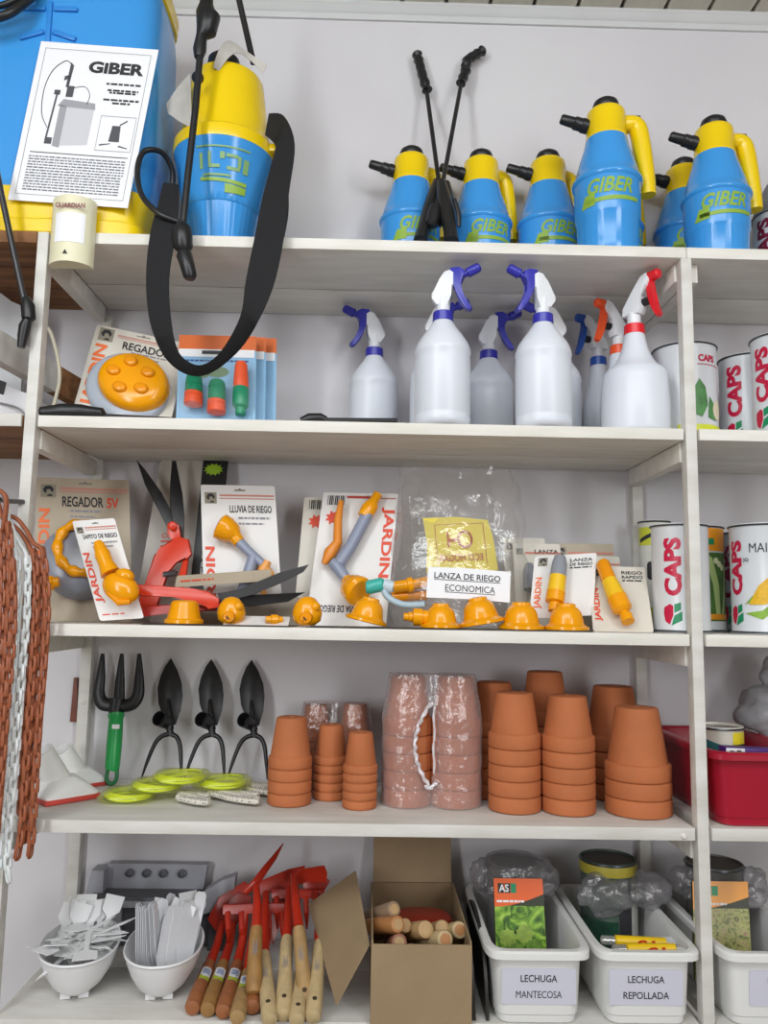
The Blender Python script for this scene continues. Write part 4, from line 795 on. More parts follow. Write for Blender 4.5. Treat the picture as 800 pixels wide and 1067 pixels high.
text(t, 'LANZA', ink, .68*w_, .85*h_, .3*w_, .05*h_, mx=Mx)
lance_card('front white lance card with a grey tipped yellow lance, above an amber rose', at(551, 645, .075), at(618, 641, .07), at(557, 580, .115), cardw, ('LANZA', 'DE RIEGO'))
gun_tube('lance_tip', [(.39, -.02, .93), (.39, -.02, .90), (.39, -.02, .78), (.38, -.02, .58)], [.004, .010, .0135, .0145], grey3)
gun_tube('lance_grip', [(.38, -.02, .58), (.37, -.02, .33)], [.0148, .0152], ylw2)
gun_tube('lance_collar', [(.37, -.02, .33), (.36, -.02, .18), (.36, -.02, .16)], [.0165, .0165, .011], amber)
gun_tube('lance_thread', [(.36, -.02, .16), (.36, -.02, .04)], [.010, .010], amber)
lance_card('rightmost lance card, tilted, with an amber and yellow lance beside the cans', base(618, .05, Z3), base(681, .045, Z3), at(612, 590, .12), cardm, ('RIEGO', 'RAPIDO'), side=redor)
gun_tube('lance_tip', [(.20, -.02, .97), (.22, -.02, .94), (.30, -.02, .68)], [.010, .0125, .0135], amber2)
gun_tube('lance_grip', [(.30, -.02, .68), (.40, -.02, .42)], [.0135, .0165], ylw2)
gun_tube('lance_collar', [(.40, -.02, .42), (.47, -.02, .24), (.49, -.02, .20)], [.0175, .0175, .011], amber)
gun_tube('lance_thread', [(.49, -.02, .20), (.51, -.021, .16), (.515, -.021, .15), (.54, -.022, .05)], [.0085, .0085, .011, .011], amber)
# ---- cans, third shelf
g3 = 'seed cans on the third shelf'
t = can_at('yellow and white can half hidden between the lance cards and the lettered can', 683, .248, Z3, .031, .215, mat('can_pale', 'D8D8CE', .3), g3)
wrap_poly(t, 'yellow_band', [rect(-.06, .06, -.018, .018)], mat('yellow_green_print', 'C9CC3A', .4), .0297, -.5, .183); wrap_poly(t, 'yellow_band', [rect(-.06, .06, -.018, .018)], mat('yellow_green_print', 'C9CC3A', .4), .0297, -.5, .026)
wrap_poly(t, 'dark_arc', [[(-.03, -.005), (.0, .008), (.03, .01), (.03, .004), (.0, .0), (-.028, -.012)]], ink, .0301, -.5, .182); wrap_poly(t, 'dark_label', [rrect(-.014, .016, -.018, .018, .007)], ink, .0301, -.4, .115)
t = can_at('white can with vertical crimson lettering standing left of the right post', 709, .0745, Z3, .0492, .188, canw, g3)
caps_mark(t, .0477, .188, -.64)
t = can_at('can with an orange band and green bean pods picture, just right of the post', 725, .172, Z3, .052, .196, canw, g3)
bean = mat('bean_print', '4E7A36', .5, var=.6, scale=30); wrap_poly(t, 'bean_picture', [rect(-.05, .05, -.065, .06)], bean, .0507, .25, .085)
wrap_poly(t, 'bean_pod', [[(-.02, .06), (-.004, .05), (.01, .0), (.012, -.06), (.002, -.06), (-.004, .0)], [(.03, .06), (.036, .02), (.022, -.06), (.014, -.06), (.026, .0)]], mat('pale_bean_print', 'A9BE7A', .5), .0511, .3, .085)
wrap_poly(t, 'bean_seeds', [disc(.004+.008*i, .045-.006*i, .006, 12) for i in range(3)], mat('bean_seed_print', 'DDE0B8', .5), .0514, .3, .085)
wrap_poly(t, 'orange_band', [rect(-.05, .05, -.020, .022)], mat('can_orange', 'E8961E', .4), .051, .25, .168); wrap_poly(t, 'orange_band', [rect(-.05, .05, -.005, .005)], mat('can_orange', 'E8961E', .4), .0514, .25, .028)
wrap_poly(t, 'green_square', [rect(-.006, .006, -.006, .006)], grn_print, .0514, .2, .165)
t = can_at('can in shade whose dark red lettering shows behind the corn can', 778, .20, Z3, .045, .19, mat('can_white_shaded', 'A9ACB2', .3), g3)  # white can greyed all over: its shade is put into the colour
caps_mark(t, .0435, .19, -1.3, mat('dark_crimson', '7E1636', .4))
t = can_at('white corn can lettered MAIZ with a yellow cob picture at the photo edge', 800, .07, Z3, .062, .19, canw, g3)
caps_mark(t, .0605, .19, -1.4, s=.95)
text(t, 'MAIZ', ink, -.58, .147, .042, .016, wrap=.0612, bold=.02); text(t, '(6)', mat('pen_ink', '55555C', .5), -1.04, .126, .011, .009, wrap=.0612)
wrap_poly(t, 'corn_husk', [[(-.03, -.035), (.0, -.03), (.03, -.005), (.045, .01), (.03, -.02), (.0, -.045)], [(-.03, -.02), (-.01, .0), (.01, .012), (.0, -.01)]], mat('husk_print', '8DB83E', .5, var=.3, scale=40), .0614, -.62, .07)
wrap_poly(t, 'corn_cob', [[(-.022, -.02), (-.005, .012), (.02, .034), (.045, .045), (.05, .03), (.03, .0), (.005, -.02)]], mat('corn_print', 'F2BC1E', .45, var=.2, scale=150), .0617, -.62, .07)
# ================================================================== fourth shelf
Z4 = S4
terra = mat('terracotta', 'B96B3E', .75, var=.14, scale=14, bump=.12, bscale=120)
def pot_mesh(r, rim, body, rt, pitch):
    b = MB(); t = .72*pitch*(r*.90-rt)/body; H = rim+body
    b.lathe([(r-t, .0), (r-.0024, 0), (r-.0006, .0012), (r, .003), (r, rim-.003), (r-.0012, rim-.0008), (r-.003, rim), (r*.91, rim+.0008), (rt+.0004, H-.004), (rt-.0006, H-.001), (rt-.003, H), (.006, H), (.0055, H-.004), (rt-t, H-.005), (r*.90-t, rim-.002), (r-t-.001, rim-.006), (r-t, .0)], 44, cap=False); return b
stack_n = 0
ORD = ['lowest', 'second lowest', 'middle', 'fourth from the bottom', 'fifth from the bottom', 'sixth from the bottom']
def stack(desc, px, Y, n, r, rim, body, rt, pitch, grp, lean=0, m=terra, X=None):
    """pots nested upside down, the lowest standing on the shelf"""
    body += max(0, rim-pitch+.0006); rim = min(rim, pitch-.0006)
    proto = None; X = xat(px, Y, Z4+.05) if X is None else X; rnd = random.Random(int(px*7))
    for k in range(n):
        w_ = 'topmost' if k == n-1 else ORD[k] if k < 2 else ('third' if k == 2 else ORD[k])+('' if k > 2 else ' from the bottom')
        lb = '%s terracotta pot in the %s' % (w_, desc)
        loc = (X+rnd.uniform(-.0002, .0002)+lean*k, Y+rnd.uniform(-.0002, .0002), Z4+k*pitch)
        if proto is None: proto = pot_mesh(r, rim, body, rt, pitch).build('terracotta_pot', m, None, 40); o = proto
        else: o = proto.copy(); C.objects.link(o)
        o.location = loc; o.rotation_euler = (0, 0, rnd.uniform(0, 6)); tag(o, lb, 'flower pot', 'terracotta pots in the '+grp)
    return X
stack('leftmost small stack in front', 302, .128, 4, .0385, .0285, .0575, .0262, .0205, 'leftmost stack')
stack('smallest stack in front, right of the leftmost', 375, .107, 5, .0300, .0225, .045, .0205, .0147, 'smallest front stack')
stack('small stack half behind the two front ones', 344, .170, 5, .0310, .0225, .046, .021, .0152, 'small stack behind')
stack('tall front stack beside the wrapped packs', 536, .106, 5, .0455, .0315, .062, .0325, .0262, 'tall front stack beside the wrapped packs')
stack('tall front stack left of the widest one', 592, .098, 5, .0460, .0320, .060, .0325, .0258, 'tall front stack left of the widest')
stack('widest front stack beside the right post', 664.5, .095, 3, .0560, .0405, .080, .0365, .0285, 'widest front stack')
stack('shaded stack touching the wrapped packs', 514, .205, 5, .0450, .0315, .066, .0325, .0275, 'shaded stack next to the wrapped packs')
stack('shaded stack between the tall front ones', 568, .205, 6, .0450, .0315, .066, .0325, .0262, 'shaded stack between the tall ones')
stack('shaded stack behind the widest one', 640, .213, 4, .0540, .0390, .078, .0365, .0285, 'shaded stack behind the widest')
wrapm = film('shrink_wrap', .76, 'F0E4E4', .2, .55, .6, 45)
stack('wrapped small pack at the back, left column', 328, .248, 7, .0290, .0225, .045, .0205, .0147, 'wrapped small pack, left column')
stack('wrapped small pack at the back, right column', 369, .24, 7, .0310, .0225, .046, .0215, .0152, 'wrapped small pack, right column')
def wrapped(name, label, cols, H, gap=.002, torn=None, m=wrapm, seed=3):
    """a skin of film round columns of pots: the hull of their circles, narrowing towards the top"""
    cx = sum(c[0] for c in cols)/len(cols); cy = sum(c[1] for c in cols)/len(cols)
    t = thing(name, label, 'wrapping', (cx, cy, Z4)); b = MB(); n = 200; rings = []; NR = 60
    hs = [i/NR*H for i in range(NR+1)]
    def prof(z, r, rt, top): return (r+gap if z < top else r+gap+(rt-r+.002)*min(1, (z-top)/(H-top)))
    for z in hs:
        ring = []
        for k in range(n):
            a = 2*PI*k/n; d = V((math.cos(a), math.sin(a)))
            best = max(cols, key=lambda c: (c[0]-cx)*d.x+(c[1]-cy)*d.y+prof(z, c[2], c[3], c[4]))
            rr = prof(z, best[2], best[3], best[4]); p = V((best[0]-cx+rr*d.x, best[1]-cy+rr*d.y, z))
            q = V((p.x+cx, p.y+cy, z))*30+V((seed, 0, 0)); w = .0022*NZ.noise(q)+.001*NZ.noise(q*3.2)
            ring.append(V((p.x+w*d.x, p.y+w*d.y, z)))
        ln = [0]
        for k in range(n): ln.append(ln[-1]+(ring[(k+1) % n]-ring[k]).length)
        out = []; k = 0
        for j in range(n):
            s_ = ln[-1]*j/n
            while ln[k+1] < s_: k += 1
            p = ring[k].lerp(ring[(k+1) % n], (s_-ln[k])/max(1e-9, ln[k+1]-ln[k]))
            g_ = max(0, 1-abs(p.x)/(abs(cols[0][0]-cx)*.8)); p.y -= math.copysign(.013*g_*g_*(3-2*g_), p.y); out.append(tuple(p))
        rings.append(out)
    if not torn: b.loft(rings, cap=False)
    else:
        V_ = [[b.bm.verts.new(p) for p in r] for r in rings]
        for i in range(NR):
            for k in range(n):
                q = (V(rings[i][k])+V(rings[i+1][(k+1) % n]))/2
                if q.y < 0 and torn(q.x, q.z): continue
                b.bm.faces.new([V_[i][k], V_[i][(k+1) % n], V_[i+1][(k+1) % n], V_[i+1][k]])
    top = rings[-1]; b.add([(x, y, z) for x, y, z in top], [tuple(range(n))])
    for v in [v for v in b.bm.verts if not v.link_faces]: b.bm.verts.remove(v)
    b.build('film', m, t, 60); return t
xl = stack('opened wrapped pack, left column', 424, .137, 5, .0430, .036, .066, .0300, .0300, 'wrapped pack, left column')
xr = stack('opened wrapped pack, right column', 474, .135, 5, .0445, .036, .066, .0310, .0300, 'wrapped pack, right column')
cx_ = (xl+xr)/2
def hole(x, z): return (-.002-.030*math.sin(PI*min(1, max(0, (z-.035)/.145)))**.8 < x < .001+.003*math.sin(z*110)) and .035 < z < .180
tw = wrapped('shrink_wrap', 'torn clear shrink wrap around two tall stacks of terracotta pots', [(xl, .137, .0432, .0305, .152), (xr, .135, .0447, .0315, .152)], .2255, torn=hole)
b = MB(); rimm = film('wrap_edge', .35, 'F4F0F4', .2, .8)
pts = []
for i in range(29):
    z = .04+.14*i/28; x = -.002-.030*math.sin(PI*min(1, max(0, (z-.035)/.145)))**.8+.0015*math.sin(i*2.1)
    pts.append(V((x, -.0465+.004*math.sin(i*1.3)+.35*max(0, x+.0)**1, z)))
b.tube(pts, [.0022+.0018*abs(math.sin(i*1.1)) for i in range(29)], 6); b.build('torn_edge', rimm, tw, 60)
b = MB(); b.tube([V((-.014+.0036*i, -.046+.002*math.sin(i*1.7), .040-.004*math.sin(i*.8))) for i in range(7)], [.002, .004, .003, .0045, .003, .004, .002], 6); b.build('torn_edge', rimm, tw, 60)
b = MB(); b.tube([V((.001+.0011*math.sin(i*1.2), -.044, .06+.0105*i)) for i in range(12)], [.0012+.0014*abs(math.sin(i*1.9)) for i in range(12)], 6); b.build('torn_edge', rimm, tw, 60)
wrapped('shrink_wrap', 'clear wrap over the small pot stacks at the back, behind the smallest stacks', [(xat(328, .248, Z4+.05), .248, .029, .0205, .115), (xat(369, .24, Z4+.05), .24, .031, .0215, .115)], .160, m=film('shrink_wrap_clear', .82, 'F0E4E4', .2, .3, .5, 55), seed=8)
# ------------------------------------------------------------------ white duct fittings
def duct(label, loc, rz_, s=1):
    t = thing('duct_fitting', label, 'fitting', loc, (0, 0, rz_), 'white duct fittings', s); q = .049
    b = MB(); b.box(-q, q, -q, q, 0, .0085, .0015); b.build('base_rim', mat('red_rubber', 'C8453A', .5), t)
    n = 40; rings = []
    def mixr(f, z, cx): 
        sq = sring(q*.98, q*.98, z, 12, n); ci = [(.0205*math.cos(2*PI*k/n)+cx, .0205*math.sin(2*PI*k/n), z+.0) for k in range(n)]
        return [tuple(V(a).lerp(V(c), f)) for a, c in zip(sq, ci)]
    rings = [mixr(0, .0085, 0), mixr(0, .012, 0), mixr(.45, .025, -.004), mixr(.88, .037, -.006)]
    b = MB(); b.loft(rings); b.build('hood', whitep, t, 30)
    A_ = V((-.004, -.006, .030)); d = V((.07, -.566, .8)).normalized(); b = MB(); Q_ = T(*A_) @ d.to_track_quat('Z', 'Y').to_matrix().to_4x4()
    b.lathe([(.0215, 0), (.0215, .064), (.0208, .066), (.0192, .066), (.0188, .022), (0, .022)], 32, mx=Q_); b.build('spigot', whitep, t)
    return t
f1 = duct('white duct fitting with red base rim, nearest to the hanging chains', (xat(64, .145, Z4), .145, Z4), -.785)
dup(f1, 'white duct fitting standing behind the other one, below the left back post', (xat(82, .250, Z4), .250, Z4), (0, 0, -.785), scale=.82)
# ------------------------------------------------------------------ hand fork
t = thing('hand_fork', 'black three-tined hand fork with a green handle, leaning on the wall', 'hand fork', tuple(base(119, .235, Z4)))
def seg(name, pts, r, m, n=12, fl=None, sm=5, cl=False, par=None):
    b = MB(); p = smoothpts(pxs(t, pts), sm) if sm else pxs(t, pts)
    if isinstance(r, (list, tuple)) and sm:
        k = len(p); rr = []
        for i in range(k):
            f = i/(k-1)*(len(r)-1); a = min(int(f), len(r)-2); rr.append(r[a]+(r[a+1]-r[a])*(f-a))
        r = rr
    b.tube(p, r, n, flat=fl, closed=cl); return b.build(name, m, par or t, 60)
seg('tine', [(107, 681, .294), (105, 705, .288), (103, 722, .283), (107, 733, .279), (118, 735, .277)], [.0035, .0095, .012, .013, .012], blackm, 12, (.5, 1))
seg('tine', [(127, 681, .292), (125, 710, .287), (124, 737, .277)], [.0035, .0095, .012], blackm, 12, (.5, 1))
seg('tine', [(145, 681, .290), (145, 706, .286), (144, 723, .282), (138, 733, .279), (126, 736, .276)], [.0035, .0095, .012, .013, .012], blackm, 12, (.5, 1))
seg('socket', [(122, 728, .279), (120, 740, .274), (119, 748, .268)], [.016, .0125, .010], blackm, 14, (.7, 1), 4)
seg('handle', [(121, 744, .270), (121, 747, .268), (121, 748, .268), (119, 775, .255), (117, 800, .244), (116, 803, .243)], [.0155, .0155, .0135, .0145, .0135, .012], mat('green_handle', '1F9A4C', .35), 16, None, 0)
seg('hang_loop', [(113, 799, .243), (111, 812, .238), (116, 817, .236), (121, 812, .238), (122, 799, .243)], .0038, mat('dark_green_plastic', '166A38', .4), 8)
b = MB(); p = pxs(t, [(121, 757, .252)])[0]; b.box(p.x-.007, p.x+.007, p.y-.004, p.y+.001, p.z-.004, p.z+.004, .001); b.build('price_sticker', paper, t)
# ------------------------------------------------------------------ weeding hoes heads
hoes = [(0, 0, 'black leaf bladed hoe head with two prongs, next to the green handled fork'), (44, 1.0, 'black leaf bladed hoe head with two prongs, middle one of the three'), (88, 1.5, 'black leaf bladed hoe head with two prongs, nearest to the terracotta pots')]
h0 = None
for dx, dy, lb in hoes:
    if h0 is None:
        t = h0 = thing('hoe_head', lb, 'hoe head', tuple(base(172, .26, Z4)), group='black hoe heads leaning on the wall')
        P_ = [(178, 686), (184.5, 698), (189, 711), (190, 724), (188, 740), (183, 755), (176, 757), (170, 748), (165, 733), (164, 717), (167, 705), (172, 694)]
        f = lambda y: .268+(.302-.268)*(757-y)/71
        o_ = pxs(t, [(x, y, f(y)) for x, y in P_]); i_ = pxs(t, [(177+(x-177)*.45, 722+(y-722)*.55, f(722+(y-722)*.55)-.006) for x, y in P_])
        b = MB(); b.loft([[p+V((0, .0022, 0)) for p in o_], o_, i_]); b.build('blade', blackm, t, 50)
        seg('blade_rib', [(175, 728, .272), (176, 745, .262), (177, 760, .256)], [.002, .006, .008], blackm, 10, None, 3)
        A_ = pxs(t, [(174, 753, .262)])[0]; E_ = pxs(t, [(165.5, 748.5, .236)])[0]; d = E_-A_; b = MB()
        b.lathe([(.0125, 0), (.0135, d.length*.6), (.0145, d.length), (.0125, d.length), (.0118, .006), (0, .006)], 24, mx=T(*A_) @ d.to_track_quat('Z', 'Y').to_matrix().to_4x4()); b.build('socket', blackm, t)
        seg('neck', [(176, 755, .262), (177, 761, .258), (178, 767, .256)], [.007, .0065, .0065], blackm, 10, None, 3)
        seg('prong', [(147, 812, .235), (154, 792, .243), (162, 774, .25), (169, 767, .254), (178, 764.5, .256)], [.0012, .0035, .0042, .0045, .005], blackm, 10)
        seg('prong', [(189, 811, .23), (188.5, 792, .239), (187.5, 777, .247), (184, 768, .253), (177, 764.5, .256)], [.0015, .0038, .0042, .0045, .005], blackm, 10)
    else:
        p = base(172+dx, .26, Z4); dup(h0, lb, (p.x, p.y, Z4), (0, 0, 0))
# ------------------------------------------------------------------ coils of yellow line in clear packs, dotted gloves
neon = mat('neon_yellow_line', 'DDE80C', .35)
coils = [(134, .140, .0405, 'leftmost coil of neon yellow line in a clear pack, flat on the shelf', .002), (163, .155, .0400, 'neon yellow coil lying between the leftmost and the topmost coil', .0155), (187, .160, .0430, 'topmost coil of neon yellow line, lying over its neighbours', .0290), (231, .185, .0430, 'rightmost coil of neon yellow line, above the dotted gloves', .0160)]
c0 = None
for px, Y, r, lb, dz in coils:
    t = thing('line_coil', lb, 'coil', (xat(px, Y, Z4), Y, Z4+dz), (.0, .0, 0), 'coils of yellow line')
    for k in range(7):
        b = MB(); rr = r*(.80+.2*((k*5) % 7)/6); z = .003+.0012*k; b.tube([((rr+.0006*math.sin(3*a+k))*math.cos(a), (rr+.0006*math.sin(3*a+k))*math.sin(a)*.95, z+.001*math.sin(2*a+k)) for a in [2*PI*q/44 for q in range(44)]], .0024, 6, closed=True); b.build('line_loop', neon, t, 60)
    b = MB(); n = 36; b.loft([sring(r+.004, r+.003, .0005, 4, n), sring(r+.009, r+.006, .006, 4, n), sring(r+.003, r+.002, .0128, 4, n)]); b.build('clear_pack', film('clear_pack', .93, 'F0F4A0', .2, .4, .3, 60), t, 60)
    c0 = t
dotm = bpy.data.materials.new('dotted_knit'); dotm.use_nodes = True; nt = dotm.node_tree; bs = nt.nodes['Principled BSDF']; bs.inputs['Roughness'].default_value = .85
tc = nt.nodes.new('ShaderNodeTexCoord'); vo = nt.nodes.new('ShaderNodeTexVoronoi'); vo.inputs['Scale'].default_value = 230; vo.inputs['Randomness'].default_value = .25
cr = nt.nodes.new('ShaderNodeValToRGB'); cr.color_ramp.elements[0].position = .28; cr.color_ramp.elements[1].position = .33; cr.color_ramp.elements[0].color = srgb('1E1E20'); cr.color_ramp.elements[1].color = srgb('D9D4C8')
nt.links.new(tc.outputs['Object'], vo.inputs['Vector']); nt.links.new(vo.outputs['Distance'], cr.inputs[0]); nt.links.new(cr.outputs[0], bs.inputs['Base Color'])
def glove(label, pts, cuff):
    global t
    t = thing('dotted_glove', label, 'glove', tuple(base(pts[0][0], pts[0][1], Z4)), group='dotted knit gloves')
    for i, f in enumerate(('palm', 'finger', 'finger')):
        p = [base(x, Y-.016*i*(1 if i < 2 else -1)+0, Z4+.0085)-t.location for x, Y in pts]
        k = len(p); L_ = [.012, .0125, .011, .0095, .006] if i == 0 else [.008, .009, .009, .0085, .0055]
        b = MB(); b.tube(smoothpts(p, 3), [L_[min(4, j*5//(3*k-2))]*1.0 for j in range(3*(k-1)+1)], 14, flat=(1.15, .62)); b.build(f, dotm, t, 60)
glove('white dotted glove finger tips sticking out under the middle of the yellow coils', [(188, .128), (194, .122), (205, .108), (214, .102), (218, .100)], 0)
glove('white dotted glove lying beneath the rightmost yellow coil', [(222, .165), (238, .14), (254, .122), (266, .114), (270, .112)], 0)
glove('white dotted glove at the back, between the rightmost coil and the leftmost pots', [(256, .215), (264, .2), (272, .19), (279, .182), (282, .18)], 0)
# ------------------------------------------------------------------ long storage bins
def make_bin(name, label, loc, rz_, m, w_=.17, l_=.315, h_=.113, group=None, lip=.016):
    """loc: middle of the front edge of the foot"""
    t = thing(name, label, 'bin', loc, (0, 0, rz_), group); n = 48; cy = l_/2
    R_ = lambda a, b_, z: sring(a, b_, z, 9, n, 0, cy-.02)
    W2, L2 = w_/2, l_/2
    b = MB(); b.loft([R_(W2-.022, L2-.026, 0), R_(W2-.020, L2-.024, .002), R_(W2-.019, L2-.0235, .012), R_(W2-.0165, L2-.0215, .014), R_(W2-.012, L2-.017, h_-lip), R_(W2-.011, L2-.016, h_-.006),
                      R_(W2-.004, L2-.006, h_-.006), R_(W2-.002, L2-.004, h_-.012), R_(W2, L2-.002, h_-.012), R_(W2, L2-.002, h_-.003), R_(W2-.003, L2-.005, h_), R_(W2-.012, L2-.015, h_), R_(W2-.0145, L2-.018, h_-.004), R_(W2-.0195, L2-.0245, .026), R_(W2-.0225, L2-.0275, .004)]); b.build('tub', m, t, 40)
    return t
redbin = mat('red_bin_plastic', 'A3132C', .3)
RB = make_bin('storage_bin', 'long dark red plastic bin behind the right post, holding a tin and a purple pack', (1.236, .006, Z4), 0, redbin, w_=.182, l_=.32, h_=.119)
p = (1.203, .10)
t = make_can('short tin with a yellow and white label inside the red bin', (p[0]+.008, p[1]+.012, Z4+.0945), .040, .052, mat('tin_label_white', 'D5CFC2', .35))
wrap_poly(t, 'yellow_label', [rect(-.012, .03, -.014, .016)], mat('tin_yellow', 'E3D02A', .4), .0392, .45, .028); wrap_poly(t, 'label_bar', [rect(-.012, .026, -.002, .002)], ink, .0396, .45, .022)
wrap_poly(t, 'teal_picture', [[(-.04, -.02), (.02, -.02), (.01, -.006), (-.01, .0), (-.03, .006)]], mat('teal_print', '2F6A70', .4), .0392, -.35, .026)
b = MB(); b.lathe([(.036, .0462), (.034, .049), (.030, .050), (0, .0505)], 32); b.build('tin_lid', mat('bright_tin', 'C9C7C0', .2, 1), t)
t = thing('boxed_pack', 'purple and white box lying in the red bin in front of the tin', 'box', (1.228, .032, Z4+.1015), (0, .04, .05))
b = MB(); b.box(-.05, .058, -.012, .014, 0, .02, .001); b.build('box', mat('purple_print', '4A2378', .4), t)
flat(t, 'white_end', [rect(-.05, -.018, .001, .019), [(.035, .001), (.05, .001), (.043, .014)]], mat('pack_white', 'E4E2E6', .4), y=-.0125); flat(t, 'dark_print', [rect(-.044, -.036, .005, .015), rect(-.032, -.024, .004, .016)], ink, y=-.0131)
b = MB(); b.box(-.05, .058, -.0125, -.0121, .0, .0004); b.build('box_edge', ink, t)
t = thing('filler_carton', 'plain carton standing at the bottom of the red bin under the tin', 'carton', (1.232, .112, Z4+.0045), (0, 0, 0))
b = MB(); b.box(-.05, .05, -.078, .07, 0, .0895, .002); b.build('box', mat('kraft_dark', '6E5240', .7), t)
def blob(name, label, cat, loc, sx, sy, sz, m, seed, par=None, amp=.35, n=22):
    b = MB(); b.ball((0, 0, 0), 1, 1, 1, 1, n)
    for v in b.bm.verts:
        q = v.co.normalized(); f = 1+amp*(NZ.noise(q*1.6+V((seed, 0, 0)))+.35*NZ.noise(q*3.5+V((0, seed, 0)))+.3*abs(NZ.noise(q*7+V((0, 0, seed))))); v.co = V((q.x*sx*f, q.y*sy*f, q.z*sz*f))
    if par: o = b.build(name, m, par, 70); o.location = loc; return o
    zmin = min(v.co.z for v in b.bm.verts); o = b.build(name, m, None, 70); o.location = loc; tag(o, label, cat); return o
greybag = film('grey_bag_film', .35, 'B4B4B8', .35, .92, .5, 50)
t = thing('plastic_bag', 'crumpled grey plastic bag rising at the back of the red bin, at the photo edge', 'bag', (1.36, .215, Z4+.075))
blob('film', 0, 0, (0, 0, .085), .062, .055, .055, greybag, 2.3, t); blob('film_knot', 0, 0, (.02, .01, .15), .035, .03, .035, greybag, 5.1, t)
# ================================================================== bottom shelf
Z5 = S5
# ---- white oval bowls with plant markers
bowlw = mat('bowl_white', 'E6E6E8', .3)
def bowl(label, px, Y, rz_):
    t = thing('oval_bowl', label, 'bowl', (xat(px, Y, Z5+.04), Y, Z5), (0, 0, rz_), 'white oval bowls'); n = 56
    a, L = .064, .100
    R_ = lambda f, z, e=2.2, g=1: sring(a*f, L*f*g, z, e, n)
    b = MB(); b.loft([R_(.34, .006, 2.2, 1.45), R_(.46, .008, 2.2, 1.3), R_(.66, .018, 2.2, 1.12), (R_(.84, .036)), R_(.95, .056), R_(.975, .066), R_(1.0, .067), R_(1.02, .069), R_(1.0, .0715), R_(.975, .071), R_(.945, .062), R_(.83, .040), R_(.64, .022), R_(.40, .0115)]); b.build('bowl', bowlw, t, 45)
    for s in (-1, 1):
        b = MB(); b.box(-.008, .008, -.006, .006, 0, .009, .001, mx=T(s*.014, -.044, 0)); b.build('foot', bowlw, t)
    b = MB(); b.box(-.014, .014, .034, .044, 0, .009, .001); b.build('foot', bowlw, t)
    return t
B1 = bowl('white oval bowl at the left, heaped with jumbled white plant markers', 83, .112, .22)
B2 = bowl('white oval bowl beside the wooden handled tools, holding bundled white plant markers', 171, .112, .12)
mk = [mat('marker_white', 'E2E3E4', .45), mat('marker_grey_white', 'D3D4D8', .45)]
def marker_mesh(kind):
    b = MB()
    if kind == 0: b.prism([(-.004, 0), (0, -.006), (.004, 0), (.0045, .055), (.018, .060), (.019, .084), (-.019, .084), (-.018, .060), (-.0045, .055)], -.0005, .0005)
    elif kind == 1: b.prism([(0, -.05), (.0085, -.025), (.0095, .05), (.006, .056), (-.006, .056), (-.0095, .05), (-.0085, -.025)], -.0005, .0005)
    else: b.prism([(0, -.05), (.004, -.03), (.0045, .02), (.016, .03), (.017, .055), (-.017, .055), (-.016, .03), (-.0045, .02), (-.004, -.03)], -.0005, .0005)
    return b.build('plant_marker', mk[kind % 2], None, 0)
protos = {}
def marker(kind, mxw, label, group):
    if kind not in protos: protos[kind] = o = marker_mesh(kind)
    else: o = protos[kind].copy(); C.objects.link(o)
    o.matrix_world = mxw; tag(o, label, 'plant marker', group)
rnd = random.Random(12)
def inb(B, x, y, z): return T(*B.location) @ RZ(B.rotation_euler.z) @ T(x, y, z)
lbl = 'white plastic plant marker lying jumbled in the left oval bowl'
for k in range(34):                                 # flat heap
    r_, a = math.sqrt(rnd.random())*.75, rnd.uniform(0, 2*PI)
    marker(rnd.choice((0, 2, 2)), inb(B1, .036*r_*math.cos(a), .050*r_*math.sin(a)-.012, .058+.026*rnd.random()) @ RZ(rnd.uniform(-PI, PI)) @ RX(-PI/2+rnd.uniform(-.35, .3)) @ T(0, 0, -.02), lbl, 'plant markers in the left bowl')
for k in range(9):
    marker(2, inb(B1, -.040+.009*k+rnd.uniform(-.003, .003), .048+.004*math.sin(k*2), .062+rnd.uniform(-.006, .008)) @ RZ(rnd.uniform(-.5, .5)) @ RX(-.35+rnd.uniform(-.1, .1)) @ RY(rnd.uniform(-.1, .35)), 'white plant marker standing upright at the back of the left bowl', 'upright plant markers in the left bowl')
for k in range(12):                                 # left bundle standing on edge, right bowl
    marker(1, inb(B2, -.042+.0030*k, -.02+rnd.uniform(-.004, .004), .078+rnd.uniform(-.006, .010)) @ RZ(1.25) @ RX(0) @ RY(.14-.012*k+0) @ RX(-.12), 'white plant marker standing in the left bundle of the right bowl', 'left bundle of plant markers')
for k in range(13):                                 # right bundle leaning right
    marker(1, inb(B2, .000+.0036*k, -.035+rnd.uniform(-.003, .003)+.003*k, .066+rnd.uniform(-.004, .006)) @ RZ(.55) @ RY(.50) @ RX(-.55) @ T(0, 0, .012), 'white plant marker leaning right in the right bundle of the right bowl', 'right bundle of plant markers')
for k in range(9):
    marker((1, 2)[k % 2], inb(B2, -.03+.0095*k, .035+rnd.uniform(-.01, .01), .070+rnd.uniform(-.006, .012)) @ RZ(rnd.uniform(-.6, .6)) @ RY(rnd.uniform(.0, .7)) @ RX(-.3), 'white plant marker sticking out at the back of the right bowl', 'loose plant markers at the back of the right bowl')
